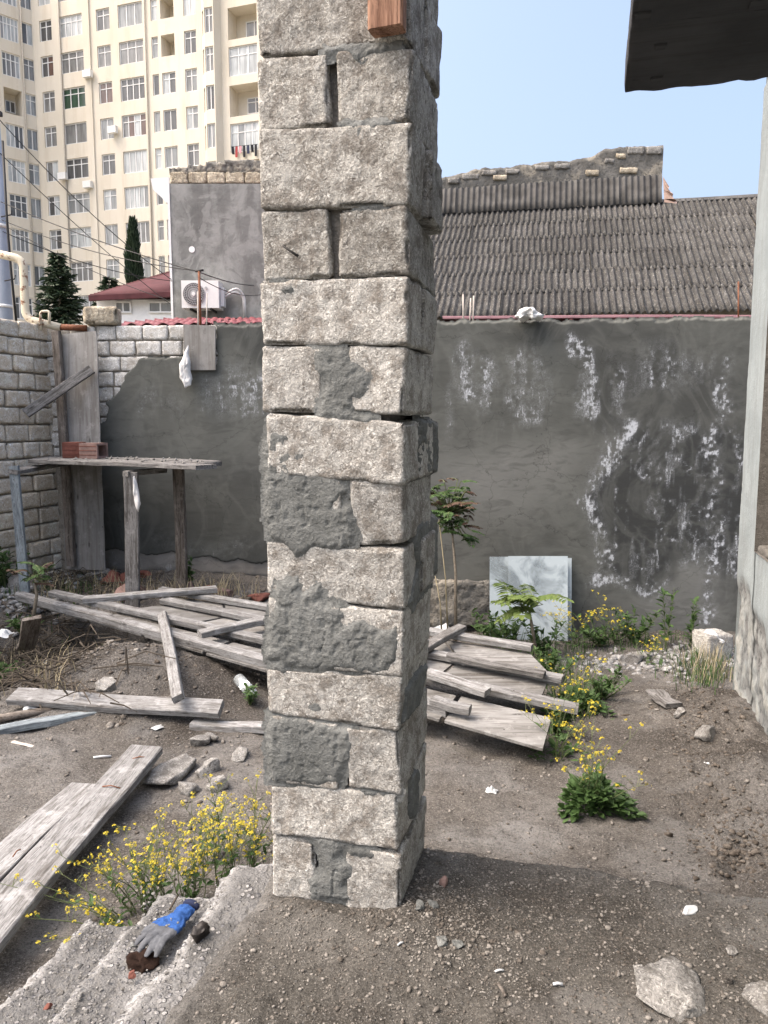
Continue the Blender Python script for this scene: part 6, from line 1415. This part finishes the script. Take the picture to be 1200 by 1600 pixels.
# ================================================================== PLANTS
def petal_cluster(V, F, c, r, rr):
    for _ in range(rr.randint(4, 7)):
        d = Vector((rr.uniform(-1, 1), rr.uniform(-1, 1), rr.uniform(-.5, .8))); fc = c + d * r; n = (d + ZZ * .8).normalized(); a = n.orthogonal().normalized(); b = n.cross(a); s = r * rr.uniform(.45, .7); th = rr.uniform(0, 1.5)
        for k in range(4):
            an = th + k * 1.5708; e = a * math.cos(an) + b * math.sin(an); f = n.cross(e); i = len(V); V += [fc, fc + e * s * .6 + f * s * .42 + n * s * .15, fc + e * s * 1.05 + n * s * .1, fc + e * s * .6 - f * s * .42 + n * s * .15]; F.append((i, i + 1, i + 2, i + 3))
def mustard(label, base, nst, hgt, spread, leanv, seed, rosette=0, rr_=.16, fl=.008, group='yellow flowering weeds'):
    rr = random.Random(seed); base = Vector(base); root = thing('mustard_plant', label, 'plant', base, group); SV = []; SF = []; PV = []; PF = []; LV = []; LF = []
    for s in range(nst):
        an = rr.uniform(0, 6.28); d = Vector((math.cos(an), math.sin(an), 0)) * spread * rr.uniform(.3, 1.0) + Vector(leanv) * rr.uniform(.4, 1.2); h = hgt * rr.uniform(.55, 1.08); b = base + Vector((rr.uniform(-.03, .03), rr.uniform(-.03, .03), -.02))
        wob = Vector((rr.uniform(-.03, .03), rr.uniform(-.03, .03), 0)); pt = lambda t: b + d * (t ** 1.3) + ZZ * h * (t - .18 * t * t) * 1.2 + wob * math.sin(t * 5); n = 9
        tube_geo([pt(i / n) for i in range(n + 1)], [.0028 * (1 - .7 * i / n) for i in range(n + 1)], 4, SV, SF); petal_cluster(PV, PF, pt(1), fl * rr.uniform(.9, 1.5), rr)
        for k in range(rr.randint(4, 7)):
            t = rr.uniform(.4, .97); p0 = pt(t); e = Vector((rr.uniform(-1, 1), rr.uniform(-1, 1), rr.uniform(.3, 1.2))).normalized() * hgt * rr.uniform(.08, .26); m = p0 + e * .5 + ZZ * .01; tube_geo([p0, m, p0 + e], [.0016, .0012, .0008], 3, SV, SF); petal_cluster(PV, PF, p0 + e, fl * rr.uniform(.7, 1.3), rr)
            if rr.random() < .6:
                q = p0.lerp(p0 + e, .7); tube_geo([q, q + Vector((rr.uniform(-1, 1), rr.uniform(-1, 1), .6)) * .03], [.001, .0008], 3, SV, SF)
        for k in range(rr.randint(3, 6)):
            t = rr.uniform(.08, .7); leaf(LV, LF, pt(t), Vector((rr.uniform(-1, 1), rr.uniform(-1, 1), rr.uniform(-.2, .6))), rr.uniform(.02, .055), .2, rr)
    for k in range(rosette):
        an = rr.uniform(0, 6.28); q = rr.random() ** .5 * rr_ * (.75 + .35 * math.sin(3 * an + seed) + .2 * math.sin(7 * an + seed * 2)); leaf(LV, LF, base + Vector((math.cos(an) * q * .75, math.sin(an) * q * .75, rr.uniform(0, .16) * (1 - .6 * q / rr_))), Vector((math.cos(an) + rr.uniform(-.6, .6), math.sin(an) + rr.uniform(-.6, .6), rr.uniform(-.3, 1.2))), rr.uniform(.03, .07), .3, rr)
    mk('stems', SV, SF, MAT['stem'], root)['kind'] = 'stuff'; mk('flowers', PV, PF, MAT['petal'], root)['kind'] = 'stuff'; mk('leaves', LV, LF, MAT['leaf'], root); return root
def leaf(V, F, p, d, L, w, rr):
    d = d.normalized(); s = d.cross(ZZ + Vector((rr.uniform(-.4, .4), rr.uniform(-.4, .4), 0))); s = s.normalized() if s.length > 1e-4 else Vector((1, 0, 0)); n = s.cross(d); i = len(V); w *= L
    V += [p, p + d * L * .3 + s * w * .7 + n * L * .06, p + d * L * .62 + s * w * .9 + n * L * .05, p + d * L - n * L * .08, p + d * L * .62 - s * w * .9 + n * L * .05, p + d * L * .3 - s * w * .7 + n * L * .06, p + d * L * .45]
    F += [(i, i + 1, i + 6), (i + 1, i + 2, i + 6), (i + 2, i + 3, i + 6), (i + 3, i + 4, i + 6), (i + 4, i + 5, i + 6), (i + 5, i, i + 6)]
def yb(px, py): p = on_yard(px, py); return (p.x, p.y, p.z)
for i, (lb, px, py, n, h, sp, lv) in enumerate([
    ('dense yellow mustard clump right behind the top of the broken steps', 300, 1415, 15, .40, .16, (.0, 0, 0)), ('yellow mustard plant next to the lower left of the pillar', 395, 1385, 11, .42, .12, (.03, .02, 0)), ('yellow mustard plant in the middle of the dense flowers', 245, 1420, 14, .38, .17, (-.03, 0, 0)),
    ('yellow mustard plant at the left of the dense flowers', 215, 1425, 10, .30, .16, (-.12, 0, 0)), ('sprawling mustard plant bending left over the long plank', 190, 1445, 8, .20, .14, (-.34, -.02, 0)), ('tall thin mustard plant behind the dense flowers', 330, 1345, 8, .42, .14, (-.02, .05, 0)),
    ('mustard plant between the dense flowers and the pillar', 350, 1390, 13, .38, .14, (.02, 0, 0)), ('low mustard plant trailing over the edge of the lowest step', 215, 1450, 6, .12, .12, (-.2, -.14, 0))]):
    mustard(lb, yb(px, py), n, h, sp, lv, 800 + i)
mustard('leafy mustard plant with a dense green rosette in the bare sand', yb(928, 1262), 11, .42, .36, (.02, .05, 0), 820, 620, .24, .0095); mustard('leafy mustard plant close to the end of the formwork panel', yb(905, 1112), 10, .40, .34, (-.04, .1, 0), 821, 420, .30, .011)
mustard('thin mustard plant against the end of the formwork panel', yb(872, 1185), 9, .40, .30, (-.08, .05, 0), 822, 60, .16, .0095); mustard('mustard plant growing in front of the glass sheets', yb(900, 1010), 8, .50, .35, (-.1, 0, 0), 823, 60, .25, .013); mustard('mustard plant in the rubble strip near the far wall', yb(965, 1005), 6, .5, .3, (0, 0, 0), 824, 40, .25, .013); mustard('sparse mustard plant between the glass sheets and the house', yb(1010, 1040), 4, .3, .3, (0, 0, 0), 825, 20, .2, .013)
mustard('low leafy weed with pale yellow flowers at the left edge', yb(20, 905), 2, .4, .2, (0, 0, 0), 826, 120, .45, .012)

def pinnate(V, F, p, d, L, rr, n=9, w=.27):
    d = d.normalized(); side = d.cross(ZZ); side = side.normalized() if side.length > 1e-3 else Vector((1, 0, 0))
    for k in range(1, n + 1):
        t = k / n; c = p + d * L * t - ZZ * L * .35 * t * t
        for s in (-1, 1): leaf(V, F, c, d * .45 + side * s - ZZ * .45, L * .36 * (1.1 - .4 * t), w, rr)
    leaf(V, F, p + d * L - ZZ * L * .35, d - ZZ * .5, L * .3, w, rr)
    return [p + d * L * t - ZZ * L * .35 * t * t for t in (0, .35, .7, 1)]
def sapling(label, px, py, y, top, nl, r, seed, red=.35, ll=.24):
    rr = random.Random(seed); b = on_y(px, py, y); tpx = on_y(top[0], top[1], y); root = thing('young_tree', label, 'tree', b); m = b.lerp(tpx, .5) + Vector((rr.uniform(-.03, .03), 0, 0))
    tube('trunk', [b - ZZ * .1, m, tpx], [.018, .014, .008], MAT['bark'], root, 6); G = [[], []]; R_ = [[], []]; T = [[], []]
    for k in range(nl):
        p = tpx.lerp(b, rr.uniform(-.12, .16)) + Vector((rr.uniform(-1, 1), rr.uniform(-1, 1), rr.uniform(-.3, 1.2))) * r * .35; an = rr.uniform(0, 6.28); d = Vector((math.cos(an), math.sin(an), rr.uniform(-.1, .9))); X = R_ if rr.random() < red else G
        sp = pinnate(X[0], X[1], p, d, ll * rr.uniform(.6, 1.15), rr); tube_geo([tpx.lerp(p, .3)] + sp, [.006, .005, .004, .003, .002], 4, T[0], T[1])
    cr = mk('crown', G[0], G[1], MAT['leaf_light' if seed % 2 else 'leaf'], root)
    if R_[0]: mk('red_leaves', R_[0], R_[1], MAT['leaf_red'], root)
    mk('twigs', T[0], T[1], MAT['stem'], root)['kind'] = 'stuff'
sapling('young tree with reddish leaves on a thin trunk right of the pillar', 712, 990, 7.3, (704, 802), 75, .5, 900, .22, .19)
sapling('small leafy sapling in front of the glass sheets', 838, 1005, 7.0, (826, 950), 14, .4, 901, .0, .34)
sapling('small red and green sapling at the far left corner', 50, 955, 6.3, (54, 905), 14, .3, 902, .3, .13)
for i, (x0, y0, x1, y1, lb) in enumerate([(700, 992, 686, 812, 'tall bare stem left of the young tree trunk'), (690, 985, 680, 900, 'short bare stem next to the pillar by the young tree')]):
    o = tube('bare_stem', [on_y(x0, y0, 7.25), on_y((x0 + x1) / 2 + 3, (y0 + y1) / 2, 7.25), on_y(x1, y1, 7.25)], [.008, .006, .004], MAT['dry_grass'], None, 5); tag(o, lb, 'stem')
def weed(label, px, py, h, n, seed, w=.05, mat='leaf'):
    rr = random.Random(seed); b = Vector(yb(px, py)); root = thing('leafy_weed', label, 'plant', b, 'weeds along the walls'); V = []; F = []; SV = []; SF = []
    for k in range(n):
        d = Vector((rr.uniform(-1, 1), rr.uniform(-1, 1), 0)) * w; hh = h * rr.uniform(.6, 1.1); tube_geo([b - ZZ * .02, b + d * .6 + ZZ * hh * .5, b + d + ZZ * hh], [.006, .004, .002], 4, SV, SF)
        for j in range(26):
            t = rr.uniform(.1, 1); leaf(V, F, b + d * t + ZZ * hh * t, Vector((rr.uniform(-1, 1), rr.uniform(-1, 1), rr.uniform(-.1, 1))), rr.uniform(.05, .11) * min(1, .3 + h * 1.6), .22, rr)
    mk('stems', SV, SF, MAT['stem'], root); mk('leaves', V, F, MAT[mat], root)
for i, (lb, px, py, h, n, w) in enumerate([('dark upright weed by the far wall, left of the two tall ones', 1040, 1010, .55, 2, .06), ('dark upright weed by the far wall, right of the two tall ones', 1078, 1012, .5, 2, .06), ('bushy dark weed at the foot of the wall left of the glass', 770, 1005, .35, 10, .3), ('bushy weed under the left glass sheet', 800, 1012, .32, 9, .25), ('bushy weed by the wall right of the glass', 990, 1005, .35, 8, .22), ('green weed at the foot of the platform leg', 296, 918, .3, 6, .1), ('broad weed at the left edge by the blue leg', 6, 920, .4, 9, .25), ('dark weed under the left end of the panel', 112, 1012, .2, 5, .15), ('low weed between the glass and the mustard plants', 940, 1010, .28, 9, .25), ('small weed beside the plastic bottle', 390, 1100, .14, 4, .06), ('broad leafed weed below the left edge of the panel', 50, 1000, .22, 6, .2), ('weed patch left of the white bag', 10, 1070, .22, 8, .25), ('leafy weed beside the end of the upper batten', 862, 1062, .26, 9, .2), ('low green weed right of the mustard by the panel', 940, 1092, .2, 9, .2), ('leafy weed hugging the lower corner of the panel', 868, 1150, .25, 8, .14), ('green weed behind the panel near the glass', 845, 1025, .3, 9, .22)]):
    weed(lb, px, py, h, n, 950 + i, w)

# stuff: grass, twigs, gravel, white rubble
def blades(name, label, spots, n, h, mat, seed):
    rr = random.Random(seed); V = []; F = []
    for p in scatter(spots, n, seed):
        p = Vector(p); d = Vector((rr.uniform(-1, 1), rr.uniform(-1, 1), 0)); hh = h * rr.uniform(.4, 1.2); s = Vector((-d.y, d.x, 0)).normalized() * .004; i = len(V)
        V += [p - s - ZZ * .01, p + s - ZZ * .01, p + d * hh * .25 + ZZ * hh * .6 + s * .6, p + d * hh * .25 + ZZ * hh * .6 - s * .6, p + d * hh * .6 + ZZ * hh * .95]; F += [(i, i + 1, i + 2, i + 3), (i + 3, i + 2, i + 4)]
    o = mk(name, V, F, MAT[mat]); tag(o, label, 'grass', kind='stuff')
blades('grass', 'tufts of green grass by the house wall and in the weeds', [(1100, 1058, 22, 10), (1090, 1040, 30, 10), (1000, 1010, 60, 6), (870, 1060, 25, 20), (900, 1090, 30, 20), (20, 960, 30, 20), (840, 1020, 60, 8), (100, 985, 40, 15)], 1300, .15, 'leaf', 5)
blades('dry_grass', 'straw coloured dry grass in the rubble', [(200, 925, 60, 8), (60, 925, 50, 15), (1105, 1050, 20, 12), (60, 1060, 40, 12), (330, 935, 40, 5)], 700, .22, 'dry_grass', 6)
V = []; F = []; rr = random.Random(8)
for p in scatter([(50, 1050, 45, 14), (30, 1060, 40, 16), (110, 1035, 40, 12), (60, 1040, 50, 14), (90, 915, 60, 10)], 750, 8):
    p = Vector(p); d = Vector((rr.uniform(-1, 1), rr.uniform(-1, 1) * .7, rr.uniform(-.05, .35))).normalized() * rr.uniform(.12, .5)
    tube_geo([p + ZZ * rr.uniform(.0, .1), p + d * .5 + ZZ * rr.uniform(.01, .07), Vector((p.x + d.x, p.y + d.y, p.z + d.z * .35 + .02))], [.006, .005, .003], 4, V, F)
o = mk('dry_twigs', V, F, MAT['twig']); tag(o, 'tangled pile of dark dry twigs at the left edge', 'twigs', kind='stuff')
ICO = None
def pebbles(name, label, pts, sizes, mat, seed):
    r = np.random.default_rng(seed); t = (1 + 5 ** .5) / 2
    iv = np.array([(-1, t, 0), (1, t, 0), (-1, -t, 0), (1, -t, 0), (0, -1, t), (0, 1, t), (0, -1, -t), (0, 1, -t), (t, 0, -1), (t, 0, 1), (-t, 0, -1), (-t, 0, 1)], float); iv /= np.linalg.norm(iv[0])
    it = np.array([(0, 11, 5), (0, 5, 1), (0, 1, 7), (0, 7, 10), (0, 10, 11), (1, 5, 9), (5, 11, 4), (11, 10, 2), (10, 7, 6), (7, 1, 8), (3, 9, 4), (3, 4, 2), (3, 2, 6), (3, 6, 8), (3, 8, 9), (4, 9, 5), (2, 4, 11), (6, 2, 10), (8, 6, 7), (9, 8, 1)])
    n = len(pts); k = r.uniform(.65, 1.35, (n, 12, 1)); sc_ = np.stack([r.uniform(.7, 1.5, n), r.uniform(.7, 1.3, n), r.uniform(.45, .85, n)], 1)[:, None, :] * sizes[:, None, None] / 2
    V = iv[None] * k * sc_; an = r.uniform(0, 6.28, n); c, s = np.cos(an)[:, None], np.sin(an)[:, None]; x = V[..., 0] * c - V[..., 1] * s; y = V[..., 0] * s + V[..., 1] * c; V = np.stack([x, y, V[..., 2]], -1) + pts[:, None, :]
    F = (it[None] + (np.arange(n) * 12)[:, None, None]).reshape(-1, 3); o = mk(name, V.reshape(-1, 3), F, MAT[mat]); return tag(o, label, 'gravel', kind='stuff')
def m_pebble(name, a, b):
    t = NT(name); n = t.voro(t.vec(rnd=False), 38, 'F1', "Color"); f = t.noise(t.vec(rnd=False), 90, 4)
    return t.out(t.mix(t.ramp(f, [(.35, .5), (.5, 0.)]), t.mix(t.ramp(n, [(.2, 0.), (.85, 1.)]), a, b), tuple(x * .6 for x in a)), t.bump(f, .002), .95, .1)
MAT['pebble'] = m_pebble('pebble', (0.10, 0.088, 0.076), (0.25, 0.235, 0.215)); MAT['white_rubble'] = m_pebble('white_rubble', (0.16, 0.16, 0.157), (0.34, 0.34, 0.34)); MAT['dark_clod'] = m_pebble('soil_clod', (0.075, 0.063, 0.052), (0.15, 0.132, 0.113))
r = np.random.default_rng(3)
n = 9000; s = r.uniform(-.44, 1.35, n); t = np.concatenate([r.uniform(-.55, .40, n - 1500), r.normal(-.05, .12, 1500)]); t = np.clip(t, -.6, .41); s[n - 1500:] = r.normal(.12, .16, 1500)
ok = ~((s > -.45) & (s < .01) & (t > -.005)); ok &= s > -.44; s, t = s[ok], t[ok]; sz = .0028 + .0026 * r.exponential(1, len(s)); sz = np.minimum(sz, .02); z = slabz(s, t) - .01 + sz * .12
pebbles('floor_gravel', 'loose grit and pebbles on the sandy floor', np.stack([O.x + s * U.x + t * VV.x, O.y + s * U.y + t * VV.y, z], 1), sz, 'pebble', 4)
n = 7500; x = r.uniform(-3.6, 3.2, n); y = 2.4 + 5.6 * r.random(n) ** 1.3; hs, ht = toH(x, y); ok = ~((hs > -.5) & (ht < .45)) & (hs < 1.58) & ~((x < -.3) & (x > -1.4) & (y < 2.7)); x, y = x[ok], y[ok]; sz = np.minimum(.005 + .0045 * r.exponential(1, len(x)) * (1 + y / 8), .035)
pebbles('yard_gravel', 'pebbles and crumbs strewn over the yard soil', np.stack([x, y, yard(x, y) + sz * .1], 1), sz, 'pebble', 5)
P = scatter([(20, 965, 30, 16), (55, 945, 30, 10), (10, 985, 20, 10), (110, 905, 40, 6)], 420, 11); pebbles('white_rubble', 'heap of white crumbled plaster at the left edge', P + np.array([0, 0, .02]), r.uniform(.02, .09, len(P)), 'white_rubble', 12)
P = scatter([(1040, 1040, 60, 9), (1080, 1030, 40, 12), (960, 1035, 50, 8), (1100, 1020, 30, 8)], 520, 13); pebbles('pale_rubble', 'strip of pale crushed rubble before the far wall', P, r.uniform(.015, .07, len(P)), 'white_rubble', 14)
P = scatter([(220, 920, 70, 8), (150, 905, 50, 8), (320, 930, 60, 6), (90, 930, 50, 10)], 500, 15); pebbles('brown_rubble', 'earthy rubble in front of the platform legs', P, r.uniform(.02, .10, len(P)), 'dark_clod', 16)
P = scatter([(1110, 1150, 40, 45), (1140, 1270, 50, 35), (1090, 1100, 40, 25), (1150, 1340, 40, 20), (180, 1060, 60, 25), (240, 1075, 50, 20)], 1600, 17); pebbles('soil_clods', 'crumbly soil clods along the house wall and on the soil heap', P, np.minimum(.006 + .008 * r.exponential(1, len(P)), .034), 'dark_clod', 18)
st_ = [(x, y, z) for z, pl in ((-.07, [(330, 1420, 30, 25), (300, 1500, 30, 40), (250, 1560, 30, 25)]), (-.19, [(255, 1430, 30, 18), (170, 1530, 25, 25), (120, 1580, 25, 20)]), (-.30, [(110, 1510, 25, 20), (50, 1570, 30, 20), (150, 1465, 20, 10)])) for (cx, cy, sx, sy) in pl for x, y in zip(r.normal(cx, sx, 60), r.normal(cy, sy, 60))]
P = np.array([tuple(on_z(*q)) for q in st_]); pebbles('step_gravel', 'grey pebbles and crumbs bedded in the broken steps', P, np.minimum(.004 + .003 * r.exponential(1, len(P)), .016), 'rubble', 21)
P = scatter([(190, 1050, 45, 22), (150, 1070, 30, 15)], 120, 19); pebbles('heap_gravel', 'pale stone chips in the soil heap', P, r.uniform(.015, .055, len(P)), 'pebble', 20)
